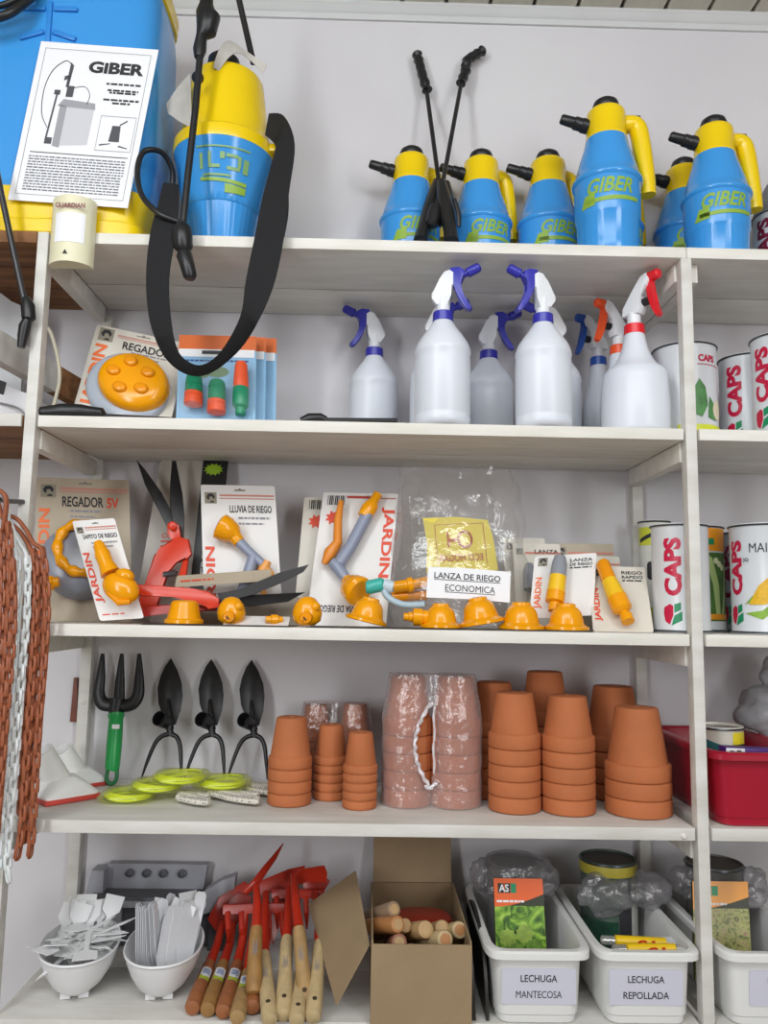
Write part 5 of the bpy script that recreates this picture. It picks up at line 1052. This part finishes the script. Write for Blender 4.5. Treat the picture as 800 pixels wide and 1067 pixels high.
# ---- grey plastic rack against the wall
gr = mat('grey_rack_plastic', 'A6A8B0', .5, var=.1, scale=20); gd = mat('dark_grey_plastic', '63656B', .5); gl = mat('light_grey_plastic', 'BDBFCA', .45)
pL, pR = base(82, .24, Z5), base(216, .24, Z5); wR = pR.x-pL.x
t = thing('plastic_rack', 'grey plastic rack with four finger holes standing behind the two white bowls', 'rack', ((pL.x+pR.x)/2, .245, Z5)); H2 = wR/2
b = MB(); b.box(-H2, H2, .03, .066, 0, .075, .002); b.build('body', gr, t)
for i in range(7):
    b = MB(); x0 = -H2+.004+i*(wR-.008)/7; b.box(x0, x0+(wR-.008)/7-.001, .014 if i % 2 else .022, .032, .002, .084, .002); b.build('front_slat', gl if i % 2 else gd, t)
b = MB(); b.prism([(-H2+.0, .086), (H2-.012, .086), (H2-.012, .100), (-H2, .100)], -.006, .06, bev=.003); b.build('ledge', gr, t); t.scale = (1, 1, .90)
b = MB(); b.box(-H2+.012, H2-.03, -.004, .05, .1005, .1055, .001); b.build('dark_recess', gd, t)
b = MB(); b.prism([(-H2+.006, .105), (H2-.022, .105), (H2-.016, .156), (-H2+.03, .156)], .046, .066, bev=.002); b.build('back_panel', gr, t)
for i in range(4):
    b = MB(); b.lathe([(.0085, 0), (.0085, -.004), (.006, -.005), (.0055, .004), (0, .004)], 20, mx=T(-H2+.072+i*.032+.004*(i == 3), .044, .138) @ RX(-PI/2)); b.build('finger_hole', gd, t)
b = MB(); b.prism([(H2-.02, .07), (H2+.042, .09), (H2+.046, .15), (H2+.02, .14), (H2-.012, .118)], .0, .028, bev=.002); b.build('side_wing', gr, t)
b = MB(); b.prism([(H2-.002, .0), (H2+.040, .0), (H2+.042, .09), (H2-.002, .08)], .004, .03, bev=.002); b.build('side_wing', gd, t)
b = MB(); b.prism([(-H2-.004, .095), (-H2+.03, .095), (-H2+.03, .15), (-H2+.006, .15)], .02, .06, bev=.002); b.build('side_wing', gr, t)
# ---- wooden handled tools with red heads
redt = mat('red_tool_paint', 'B42A16', .3, var=.15, scale=12); redk = mat('red_tool_paint_dark', '8C2214', .35)
woods = {'red': mat('reddish_wood', 'A8683F', .55, var=.3, scale=9, stretch=(8, 8, 1)), 'brown': mat('brown_wood', 'A67B45', .55, var=.3, scale=9, stretch=(8, 8, 1)), 'pale': mat('pale_wood', 'C8B084', .6, var=.2, scale=9, stretch=(8, 8, 1)), 'tan': mat('tan_wood', 'B3905F', .6, var=.25, scale=9, stretch=(8, 8, 1))}
stk = mat('sticker_white', 'D8DDE2', .4); stg = mat('sticker_lime', 'A8B92A', .4); stb = mat('sticker_blue', '4B6FA8', .4); holem = mat('drill_hole', '3F3420', .8)
def hand_tool(label, e, s, wd, ferr=None, sticker=False, hole=False, r=.0125, er=None, print_=False):
    """e, s: (px,py,Y) of the handle's butt end and of its ferrule end; ferr: further points of the red shaft"""
    global t
    E_ = at(*e); E_ = onz(e[0], e[1], Z5+r) if E_.z < Z5+r else E_; t = thing('hand_tool', label, 'hand tool', tuple(E_), group='wooden handled garden tools with red heads')
    E0 = V((0, 0, 0)); S0 = at(*s)-t.location; d = S0-E0; L = d.length
    Q_ = d.to_track_quat('Z', 'Y').to_matrix().to_4x4()
    b = MB(); b.lathe([(r*.55, 0), (r*.88, .0015), (r, .006), (r*1.03, L*.25), (r*.9, L*.6), (r*.86, L*.9), (r*.72, L*.97), (0, L)], 24, mx=Q_); hd = b.build('handle', woods[wd], t, 50)
    cam_l = (CAM-E_).normalized(); side = d.normalized().cross(cam_l).normalized(); front = side.cross(d.normalized()).normalized()
    fm = M(((side.x, -front.x, d.normalized().x, 0), (side.y, -front.y, d.normalized().y, 0), (side.z, -front.z, d.normalized().z, 0), (0, 0, 0, 1)))
    if side.x < 0: fm = M(((-side.x, -front.x, d.normalized().x, 0), (-side.y, -front.y, d.normalized().y, 0), (-side.z, -front.z, d.normalized().z, 0), (0, 0, 0, 1)))
    if sticker:
        def cyl(polys, m, nm, z, rr):
            bm = bmesh.new()
            for p_ in polys: bm.faces.new([bm.verts.new((x, zz, 0)) for x, zz in p_])
            me = bpy.data.meshes.new(nm); bm.to_mesh(me); bm.free(); finish_wrap(me, rr, 0, z); me.transform(fm); me.materials.append(m); o = bpy.data.objects.new(nm, me); C.objects.link(o); o.parent = hd
        cyl([rect(-.009, .009, -.017, .020)], stk, 'sticker', L*.58, r*1.05); cyl([[(-.009, -.017), (.009, -.017), (.009, -.006), (-.002, -.010), (-.009, -.004)]], stg, 'sticker_band', L*.58, r*1.08); cyl([rect(-.006, .006, .0+.004*i, .002+.004*i) for i in range(4)], stb, 'sticker_print', L*.58, r*1.08)
    if hole:
        b = MB(); b.lathe([(.0038, 0), (.003, -.0006), (0, -.0006)], 16, mx=fm @ T(0, -r*1.02, L*.17) @ RX(PI/2)); b.build('hang_hole', holem, hd)
    if print_:
        flat(hd, 'stamp', [rect(-.004+.002*i, -.0032+.002*i, L*.5+.004*(i % 2), L*.5+.026-.005*(i % 3)) for i in range(4)], grey_ink, y=-r*1.03, mx=fm)
    if ferr:
        p = [S0-d.normalized()*.004]+pxs(t, ferr); b = MB(); n = len(p); b.tube(p, [.0092-.0032*i/(n-1) for i in range(n)], 14); b.build('shaft', redt, t)
    return t
def head(name, pts, Y0, Y1, th=.003, m=redt): return polyY(t, name, pts, Y0, Y1, th, m, .0008)
def tines(n, x0, x1, y0, y1, Y0, Y1, slope=0):
    for i in range(n):
        x = x0+(x1-x0)*i/(n-1); b = MB(); b.tube(pxs(t, [(x, y0+slope*i, Y0), (x+.5, (y0+y1)/2, Y1-.004), (x+1, y1, Y1)]), [.005, .005, .0015], 10, flat=(.6, 1)); b.build('tine', redt, t)
hand_tool('reddish handled tool with a white sticker, nearest to the right oval bowl', (200, 1051, .05), (219, 1003, .15), 'red', [(226, 985, .19), (232, 960, .22)], True)
head('blade', [(216, 958), (228, 935), (255, 918), (262, 926), (252, 944), (240, 962), (226, 972)], .22, .25)
hand_tool('brown handled tool with a white sticker, second from the right bowl', (216, 1053, .05), (233, 1003, .15), 'brown', [(239, 985, .19), (243, 962, .22)], True)
head('blade', [(228, 948), (248, 930), (262, 934), (258, 950), (244, 966), (232, 966)], .225, .24, m=redk)
hand_tool('reddish handled tool with a white sticker, third from the right bowl', (232, 1055, .045), (248, 1003, .15), 'red', [(252, 985, .18), (256, 950, .205)], True)
head('rake_bar', [(232, 943), (297, 941), (298, 951), (232, 953)], .198, .206, .006); tines(5, 237, 294, 950, 985, .20, .185)
hand_tool('pale handled tool with a sticker under the upright brown handle', (247, 1061, .035), (258, 1012, .13), 'tan', [(262, 985, .17), (266, 955, .20)], True)
head('blade', [(284, 924), (300, 930), (304, 946), (292, 962), (284, 985), (278, 960)], .215, .25, m=redk)
hand_tool('dark reddish butt end peeping out below the upright brown handle', (263, 1050, .058), (268, 1012, .14), 'red', [(271, 985, .19), (274, 950, .235)])
hand_tool('brown handled tool standing upright over the others, with a long red spike', (264, 1036, .028), (267, 964, .10), 'brown', [(268, 945, .12), (267, 924, .15)], print_=True, r=.0128)
b = MB(); b.tube(pxs(t, [(256, 929, .16), (266, 920, .16), (276, 906, .18), (286, 893, .21), (295, 879, .24)]), [.006, .0075, .0065, .005, .001], 10, flat=(.7, 1)); b.build('spike', redt, t)
hand_tool('pale handled tool with a dark stamp, just right of the upright brown handle', (281, 1064, .03), (275, 992, .12), 'pale', [(275, 975, .15), (277, 930, .22)], hole=True, print_=True)
head('blade', [(262, 922), (300, 906), (318, 902), (316, 910), (300, 926), (268, 934)], .235, .26)
hand_tool('pale handled tool with a dark stamp, middle of the pale handles', (295, 1060, .03), (299, 975, .13), 'pale', [(300, 955, .16), (301, 925, .21)], hole=True, print_=True)
head('rake_bar', [(283, 926), (338, 928), (338, 937), (283, 936)], .215, .222, .006); tines(4, 288, 334, 934, 968, .218, .205)
hand_tool('tan handled tool lying over two pale ones, with a long red shaft', (319, 1050, .02), (311, 964, .10), 'tan', [(308, 940, .14), (306, 912, .19)], hole=True, print_=True)
head('blade', [(304, 914), (312, 906), (338, 902), (341, 910), (340, 920), (322, 918), (312, 922)], .195, .22)
hand_tool('pale handled tool leaning against the open flap of the cardboard box', (326, 1062, .03), (333, 980, .12), 'pale', [(332, 960, .16), (328, 930, .22)], hole=True, print_=True)
head('blade', [(316, 912), (330, 908), (344, 918), (338, 928), (324, 936), (316, 930)], .235, .25)
hand_tool('pale butt end at the very bottom, under the tan handled tool', (309, 1064, .022), (314, 1010, .085), 'pale', None, hole=True)
# ---- cardboard box with wooden handles
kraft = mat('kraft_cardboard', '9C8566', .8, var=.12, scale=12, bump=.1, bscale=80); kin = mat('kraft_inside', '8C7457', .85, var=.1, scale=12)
x0, x1, y0, y1, hb = .600, .757, -.012, .262, .122
t = thing('cardboard_box', 'open brown cardboard box with its flaps up, full of round wooden handles', 'box', ((x0+x1)/2, 0, Z5)); xm = (x0+x1)/2; wd = (x1-x0)/2
b = MB(); b.box(-wd, wd, y0, y0+.003, 0, hb-.004, .0005); b.build('front_wall', kraft, t, 0)
b = MB(); b.box(wd-.003, wd, y0+.0035, y1, 0, hb, .0005); b.build('side_wall', kraft, t, 0)
b = MB(); b.box(-wd, -wd+.003, y0+.0035, y1, 0, hb, .0005); b.build('side_wall', kraft, t, 0)
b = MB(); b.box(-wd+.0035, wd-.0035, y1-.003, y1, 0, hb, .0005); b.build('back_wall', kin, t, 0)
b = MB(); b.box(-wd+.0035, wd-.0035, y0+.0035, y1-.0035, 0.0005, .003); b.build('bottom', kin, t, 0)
b = MB(); b.box(-wd+.004, wd-.004, 0, .003, 0, .115, .0005, mx=T(0, y1-.001, hb+.0005) @ RX(-.28)); b.build('back_flap', kraft, t, 0)
b = MB(); P_ = pxs(t, [(383, 986, .0), (369, 908, .20), (321, 942, .19), (350, 1047, -.01)]); v = P_+[p+V((.003, .001, .001)) for p in P_]
b.add(v, [(0, 1, 2, 3), (7, 6, 5, 4)]+[(i, i+4, (i+1) % 4+4, (i+1) % 4) for i in range(4)]); b.build('side_flap', kraft, t, 0)
dow = {'pale': woods['pale'], 'orange': mat('orange_wood', 'BF8450', .5, var=.2, scale=10), 'rosy': mat('rosy_wood', 'A06A52', .55, var=.25, scale=10), 'tan': mat('light_tan_wood', 'C4A070', .55, var=.2, scale=10), 'drab': mat('drab_wood', '9B8068', .6, var=.2, scale=10)}  # drab: a greyer brown than the other handles
hnd = [(411, 947, .09, 8.0, 'drab', -.055, .10, 'drab brown wooden handle end, topmost in the cardboard box'),
       (415, 963, .045, 8.2, 'orange', -.07, .13, 'orange wooden handle pointing out at the left of the cardboard box'),
       (423.5, 964, .07, 7.0, 'tan', -.05, .10, 'tan wooden handle end just right of the orange one in the box'),
       (416, 982, .03, 8.2, 'rosy', -.012, .13, 'rosy wooden handle end, lowest at the left of the box'),
       (444, 968.5, .045, 8.6, 'tan', -.04, .13, 'tan wooden handle end in the middle of the cardboard box'),
       (461, 967, .075, 8.0, 'tan', -.02, .12, 'wooden handle end behind, third from the right side of the box'),
       (464, 979, .02, 8.8, 'pale', -.045, .13, 'pale wooden handle end at the front right of the box'),
       (479, 969, .06, 8.4, 'pale', -.03, .12, 'pale wooden handle end touching the right wall of the box'),
       (429, 991, .03, 7.0, 'drab', -.02, .12, 'drab brown wooden handle mostly hidden below the front edge of the box')]
for px, py, Y, rp, wd_, dx, ly, lb in hnd:
    p = at(px, py, Y); r = rp*.00163; t = thing('wooden_handle', lb, 'handle', tuple(p), group='round wooden handles in the cardboard box')
    d = V((dx, ly, -.055)); b = MB(); b.lathe([(0, 0), (r*.55, .0), (r*.9, .0015), (r, .005), (r, d.length*.6), (r*.8, d.length)], 26, mx=d.to_track_quat('Z', 'Y').to_matrix().to_4x4()); b.build('shaft', dow[wd_], t, 50)
    e_ = MB(); e_.lathe([(0, -.0003), (r*.62, -.0003), (r*.62, .0006), (0, .0006)], 20, mx=d.to_track_quat('Z', 'Y').to_matrix().to_4x4()); e_.build('end_grain', dow['tan'] if wd_ != 'pale' else dow['orange'], t)
t = thing('red_blade', 'red metal blade lying at the bottom back of the cardboard box', 'blade', (.69, .16, Z5+.092)); b = MB(); b.loft([sring(.055, .05, 0, 2.2, 30), sring(.05, .045, .006, 2.2, 30), sring(.02, .02, .010, 2.2, 30)]); b.build('blade', redk, t)
# ---- dark trays standing on edge between box and bin
for k, (px, lb) in enumerate(((503, 'dark curved plastic tray standing on edge, next to the cardboard box'), (517, 'dark curved plastic tray standing on edge, next to the left white bin'))):
    X_ = base(px-4, .0, Z5).x-.011; t = thing('plant_tray', lb, 'tray', (X_+.002, .0, Z5), (0, -.03, 0), 'dark trays standing on edge'); b = MB(); n = 20
    o_ = [(math.cos(PI*i/n)*-.13+.135, math.sin(PI*i/n)**.7*.125) for i in range(n+1)]
    b.loft([[(0, y, z) for y, z in o_], [(.002, y, z) for y, z in o_], [(.005, y, z) for y, z in o_], [(.0065, .135+(y-.135)*.86, z*.86+.0005) for y, z in o_]]); b.build('tray', mat('dark_tray', '2A2724', .45), t)
# ---- white bins with labels
binw = mat('bin_white', 'E4E4E2', .35)
bl = mat('label_lilac', 'CFCFDD', .5)
def lab_bin(label, X_, words, lx=0, proto=None):
    t = make_bin('storage_bin', label, (X_, -.006, Z5), 0, binw, .168, .32, .1135, 'white labelled bins')
    # sticker follows the sloping front wall
    yb, yt = (-.02+.16-.160+.024), 0
    A_ = V((lx, -.0025, .024)); L2 = .16; f0, f1 = .16-.02-(L2-.0215), .16-.02-(L2-.017)
    tilt = math.atan2(f0-f1, (.1135-.016)-.014); Mx = T(lx, f0-.0009, .014) @ T(0, 0, 0) @ RX(tilt)
    b = MB(); b.prism(rrect(-.058, .058, .016, .070, .003), -.0004, .0002, mx=Mx); s_ = b.build('label', bl, t, 0)
    text(s_, words[0], ink, 0, .055, .0135*len(words[0])*.5+.010, .0108, y=-.0008, bold=.012, mx=Mx); text(s_, words[1], ink, 0, .031, .0135*len(words[1])*.5+.011, .0108, y=-.0008, bold=.012, mx=Mx)
    return t
N1 = lab_bin('white bin labelled LECHUGA MANTECOSA, next to the cardboard box', .862, ('LECHUGA', 'MANTECOSA'))
N2 = lab_bin('white bin labelled LECHUGA REPOLLADA, directly left of the right post', 1.034, ('LECHUGA', 'REPOLLADA'), -.004)
N3 = lab_bin('white bin right of the right post, its label cut off by the photo edge', 1.230, ('LECHUGA', 'MORADA'), .02)
def leafmat(name, cols, scale):
    m = bpy.data.materials.new(name); m.use_nodes = True; nt = m.node_tree; bs = nt.nodes['Principled BSDF']; bs.inputs['Roughness'].default_value = .35
    tc = nt.nodes.new('ShaderNodeTexCoord'); nz = nt.nodes.new('ShaderNodeTexNoise'); nz.inputs['Scale'].default_value = scale; nz.inputs['Detail'].default_value = 3; nz.inputs['Distortion'].default_value = 2.2
    cr = nt.nodes.new('ShaderNodeValToRGB'); e = cr.color_ramp.elements
    while len(e) < len(cols): e.new(.5)
    for i, c in enumerate(cols): e[i].position = .3+.4*i/(len(cols)-1); e[i].color = srgb(c)
    nt.links.new(tc.outputs['Object'], nz.inputs['Vector']); nt.links.new(nz.outputs['Fac'], cr.inputs[0]); nt.links.new(cr.outputs[0], bs.inputs['Base Color']); return m
lettuce = leafmat('lettuce_photo', ['1E3210', '4C7A1E', '86B034', 'B4D060'], 34); redlet = leafmat('mixed_lettuce_photo', ['3C4420', '7C8040', 'A8A860', '9C7468'], 70)
seedor = mat('seed_orange', 'E8642A', .35); seedor2 = mat('seed_amber', 'E99A2C', .35)
def packet(label, BL, BR, TL, pic, hd, wave=True, extra=None):
    t, Mx, w_, h_ = sheet('seed_packet', label, 'seed packet', BL, BR, TL, mat('packet_dark', '2A3018', .4), thick=.006, group='seed packets')
    flat(t, 'picture', [rect(.0, w_, .0, .72*h_)], pic, y=-.0006, mx=Mx)
    top = [(0, h_), (w_, h_), (w_, .84*h_)]+[(w_*(1-.1*i), (.84-.13*math.sin(PI/2*i/10))*h_) for i in range(1, 11)]
    flat(t, 'header', [top], hd, y=-.0012, mx=Mx)
    flat(t, 'print_block', [rect(.08*w_, .20*w_, .85*h_, .95*h_), rect(.22*w_, .33*w_, .85*h_, .95*h_)], ink, y=-.0016, mx=Mx); flat(t, 'green_square', [rect(.34*w_, .45*w_, .85*h_, .95*h_)], grn_print, y=-.0016, mx=Mx)
    text(t, 'AS', paper, .2*w_, .90*h_, .2*w_, .08*h_, y=-.002, mx=Mx)
    flat(t, 'fine_print', dashes(.05*w_, .6*w_, .755*h_, .022*h_, random.Random(6), .006), paper, y=-.0018, mx=Mx)
    return t, Mx, w_, h_
zb = Z5+.027
t, Mx, w_, h_ = packet('orange topped seed packet with green lettuce leaves in the left labelled bin', base(518, .085, zb), base(571, .085, zb), at(514, 915, .124), lettuce, seedor)
for q in range(4): flat(t, 'printed_leaf', [[((.24+.17*q+.17*math.cos(a)*(1+.10*math.sin(9*a+q)))*w_, (.40-.16*(q % 2)+.02*q)*h_+.16*math.sin(a)*(1+.10*math.sin(9*a))*w_) for a in [2*PI*k/40 for k in range(40)]]], (mat('pale_leaf', '98B548', .4, var=.35, scale=90), mat('mid_leaf', '6C9630', .4, var=.4, scale=90))[q % 2], y=-.0012-.0004*q, mx=Mx)
flat(t, 'yellow_corner', [[(.3*w_, 0), (.82*w_, 0), (.42*w_, .2*h_), (.34*w_, .22*h_)]], mat('packet_yellow', 'C9A93C', .4, var=.4, scale=70), y=-.003, mx=Mx)
packet('amber topped seed packet with mottled lettuce, behind the post in the right bin', base(724, .085, zb), base(784, .085, zb), at(721, 918, .124), redlet, seedor2)
# wrapped jars and tins in the bins
wrapg = film('crinkled_film', .74, 'CFCDD2', .22, .5, .9, 45)
def jar(label, px, Y, r, h, body, band=None, X=None):
    t = make_can(label, (X or xat(px, Y, Z5+.1), Y, zb-.0225), r, h, body); b = MB(); b.lathe([(r-.005, h-.005), (r-.006, h-.003), (0, h-.0028)], 40); b.build('lid', mat('dark_lid', '4A443E', .5), t)
    if band: 
        b = MB(); b.lathe([(r+.0002, h-.022), (r+.0006, h-.020), (r+.0006, h-.004), (r+.0002, h-.003)], 48, cap=False); b.build('band', band, t)
    return t
t = jar('tin wrapped in crinkled film at the back of the left labelled bin', 543, .200, .051, .178, mat('dim_tin', '6C6A66', .4), X=.862); J1 = t
b = MB(); n = 60; rings = []
for r, z in ((.050, .05), (.0515, .09), (.055, .13), (.057, .170), (.052, .182)): rings.append([((r+.004*NZ.noise(V((math.cos(2*PI*k/n)*3, math.sin(2*PI*k/n)*3, z*60))))*math.cos(2*PI*k/n), (r+.004*NZ.noise(V((math.cos(2*PI*k/n)*3+5, math.sin(2*PI*k/n)*3, z*60))))*math.sin(2*PI*k/n), z) for k in range(n)])
b.loft(rings); b.build('wrapping', wrapg, t, 60)
blob('wrapping_ear', 0, 0, (.052, -.01, .150), .024, .026, .028, wrapg, 3.7, t); blob('wrapping_ear', 0, 0, (-.056, .0, .150), .022, .028, .028, wrapg, 6.7, t); blob('wrapping_ear', 0, 0, (.0, -.05, .148), .055, .018, .018, wrapg, 9.7, t)
t = jar('tin with a yellow rim band and film around it, in the middle labelled bin', 630, .200, .051, .186, mat('green_grey_tin', '55685C', .4, var=.5, scale=25), mat('dull_yellow_band', 'B5A83C', .45), X=1.034)
wrap_poly(t, 'black_label', [rect(-.012, .014, -.05, .03)], ink, .0512, .32, .09); wrap_poly(t, 'white_label', [rect(-.012, .024, -.055, .05)], mat('barcode_label', 'B9B9B4', .5), .0508, .80, .09); wrap_poly(t, 'green_label', [rect(-.05, .02, -.05, .02)], mat('dark_green_print', '1F4A3A', .4, var=.5, scale=60), .0508, -.35, .07)
blob('wrapping', 0, 0, (-.02, -.045, .135), .045, .022, .032, wrapg, 4.4, t); blob('wrapping_knot', 0, 0, (.055, -.03, .140), .040, .03, .028, wrapg, 7.4, t); blob('wrapping_knot', 0, 0, (.076, -.01, .140), .030, .022, .018, wrapg, 8.8, t)
t = jar('tin wrapped in crinkled film behind the right post on the bottom shelf', 745, .200, .051, .180, mat('dim_tin', '6C6A66', .4), X=1.230)
blob('wrapping', 0, 0, (.0, -.05, .14), .066, .02, .024, wrapg, 1.4, t); blob('wrapping_ear', 0, 0, (-.060, -.01, .150), .026, .026, .026, wrapg, 2.2, t); blob('wrapping_ear', 0, 0, (.062, -.02, .148), .026, .026, .026, wrapg, 6.2, t)
# yellow packets lying in the middle bin
yp = mat('yellow_packet', 'EBC21A', .35); rp_ = mat('packet_red_print', 'D23A22', .4)
for k, (pa, pb, Y, r, lb) in enumerate((((640, 980), (694, 983), .045, .0085, 'yellow tube packet with red letters lying at the back of the middle bin'), ((652, 989), (704, 989), .015, .0085, 'yellow tube packet with red letters lying at the front of the middle bin'))):
    A_, E_ = at(*pa, Y), at(*pb, Y); d = E_-A_; t = thing('tube_packet', lb, 'packet', tuple(A_), group='yellow tube packets'); Q_ = d.to_track_quat('X', 'Z').to_matrix().to_4x4()
    b = MB(); b.tube([(0, 0, 0), (.002, 0, 0), (d.length-.002, 0, 0), (d.length, 0, 0)], [r*.6, r, r, r*.6], 18, mx=Q_); b.build('tube', yp, t)
    b = MB(); b.tube([(-.022, 0, 0), (-.02, 0, 0), (-.0005, 0, 0)], [r*.5, r*.8, r*.8], 14, mx=Q_); b.build('clear_end', film('clear_tube', .6, 'F0F0F0', .1, .3), t)
    b = MB(); b.tube([(d.length+.0005, 0, 0), (d.length+.014, 0, 0)], [r*.45, r*.3], 10, mx=Q_); b.build('tip', mat('tip_grey', 'C9C7C2', .4), t)
    for s_, x in (('C', .5), ('I', .72)): text(t, s_, rp_, d.length*x, 0, .016 if s_ == 'C' else .005, r*1.5, y=-r-.0006, bold=.05, mx=Q_)
t = thing('paper_leaflet', 'thin white leaflet lying behind the yellow packets in the middle bin', 'leaflet', tuple(at(655, 986, .06))); P_ = pxs(t, [(650, 984, .06), (708, 983, .055), (706, 976, .08), (652, 978, .08)])
b = MB(); b.add(P_+[p+V((0, 0, .0006)) for p in P_], [(0, 1, 2, 3), (7, 6, 5, 4)]+[(i, i+4, (i+1) % 4+4, (i+1) % 4) for i in range(4)]); b.build('leaflet', paper, t, 0)
b = MB()
# ---- plastic chains hanging from a peg on the left post
p = at(-3, 520, -.03); b = MB(); b.tube([(p.x+.03, .0, p.z), (p.x+.012, -.02, p.z-.002), (p.x+.004, -.06, p.z-.002), (p.x+.002, -.078, p.z+.012)], .004, 10); b.build('hook', mat('hook_steel', '77787A', .4, .8), un)
terr = mat('brown_chain_plastic', '9A5637', .5); whc = mat('white_chain_plastic', 'DFE4E4', .35)
def link_mb(b, c, ax, tw, L=.030, w_=.0142, r=.0030):
    z = ax.normalized(); u = z.orthogonal().normalized()
    if abs(z.y) < .95: u = (V((0, 1, 0))-z*z.y).normalized()
    v = z.cross(u); s_ = u*math.cos(tw)+v*math.sin(tw); h = L/2-r; q = w_/2-r; c_ = .003
    pts = [c+z*a+s_*e for a, e in ((h, -q+c_), (h, q-c_), (h-c_, q), (-h+c_, q), (-h, q-c_), (-h, -q+c_), (-h+c_, -q), (h-c_, -q))]
    b.tube(pts, r, 6, closed=True)
def chain(name, label, strands, m, tw0, loops, grp=None, pitch=.0190):
    global t
    t = thing(name, label, 'chain', tuple(at(strands[0][0][0], strands[0][0][1], strands[0][0][2])))
    for si, st in enumerate(strands):
        p = smoothpts(pxs(t, st), 12); b = MB(); acc = 0; k = 0; nxt = 0
        for i in range(len(p)-1):
            d = p[i+1]-p[i]; l = d.length
            while nxt <= acc+l:
                c = p[i]+d*((nxt-acc)/l); rn = math.sin(k*12.9+si*4)*.18
                link_mb(b, c, d, tw0+rn+(PI/2 if k % 2 else 0)); k += 1; nxt += pitch
            acc += l
        b.build('chain_strand', m, t, 50)
    for lp in loops:
        b = MB(); q = smoothpts(pxs(t, lp), 6); b.tube(q, .0052, 8, flat=(1, .7)); b.build('hanging_loop', m, t, 60)
chain('plastic_chain', 'hank of brown plastic chain at the far left, cut off by the photo edge', [[(2, 560, -.058), (3, 620, -.058), (-1, 690, -.058), (-6, 760, -.058)], [(9, 552, -.06), (11, 600, -.06), (8, 660, -.06), (4, 720, -.06), (0, 780, -.06), (-5, 850, -.06)], [(13, 590, -.057), (14, 640, -.057), (11, 690, -.057), (6, 745, -.057), (2, 800, -.057), (-4, 870, -.057)]], terr, .25, [[(-8, 512, -.05), (-1, 511, -.052), (6, 518, -.053), (6, 532, -.052), (4, 548, -.05), (4, 560, -.047)], [(-8, 522, -.045), (-2, 524, -.045), (2, 538, -.045), (10, 550, -.048), (11, 562, -.05)]])
chain('plastic_chain', 'hank of white plastic chain between the two brown ones', [[(18, 588, -.036), (18, 640, -.036), (14, 700, -.036), (8, 770, -.036), (5, 810, -.036), (2, 860, -.036), (-3, 912, -.036)], [(29, 588, -.036), (28, 640, -.036), (23, 700, -.036), (17, 770, -.036), (14, 810, -.036), (10, 860, -.036), (8, 908, -.036), (13, 922, -.034)]], whc, .78, [[(4, 516, -.04), (8, 528, -.04), (9, 545, -.04), (14, 562, -.038), (18, 585, -.036)], [(6, 530, -.032), (12, 548, -.033), (20, 565, -.034), (27, 577, -.036), (29, 588, -.036)]])
chain('plastic_chain', 'hank of brown plastic chain right of the white one', [[(36, 580, -.03), (38, 610, -.03), (35, 680, -.03), (31, 740, -.03), (27, 800, -.03), (23, 860, -.03), (18, 893, -.03)], [(45, 578, -.03), (49, 625, -.03), (46, 690, -.03), (41, 750, -.03), (37, 810, -.03), (34, 860, -.03), (31, 889, -.03)], [(41, 590, -.022), (42, 650, -.022), (39, 720, -.022), (34, 790, -.022), (30, 840, -.022), (25, 880, -.022)], [(31, 600, -.022), (33, 660, -.022), (29, 730, -.022), (24, 800, -.022), (21, 850, -.022)]], terr, .3, [[(8, 537, -.028), (18, 541, -.028), (27, 552, -.03), (35, 566, -.03), (44, 572, -.03), (45, 580, -.03)], [(10, 545, -.022), (20, 553, -.024), (28, 565, -.028), (36, 580, -.03)]])
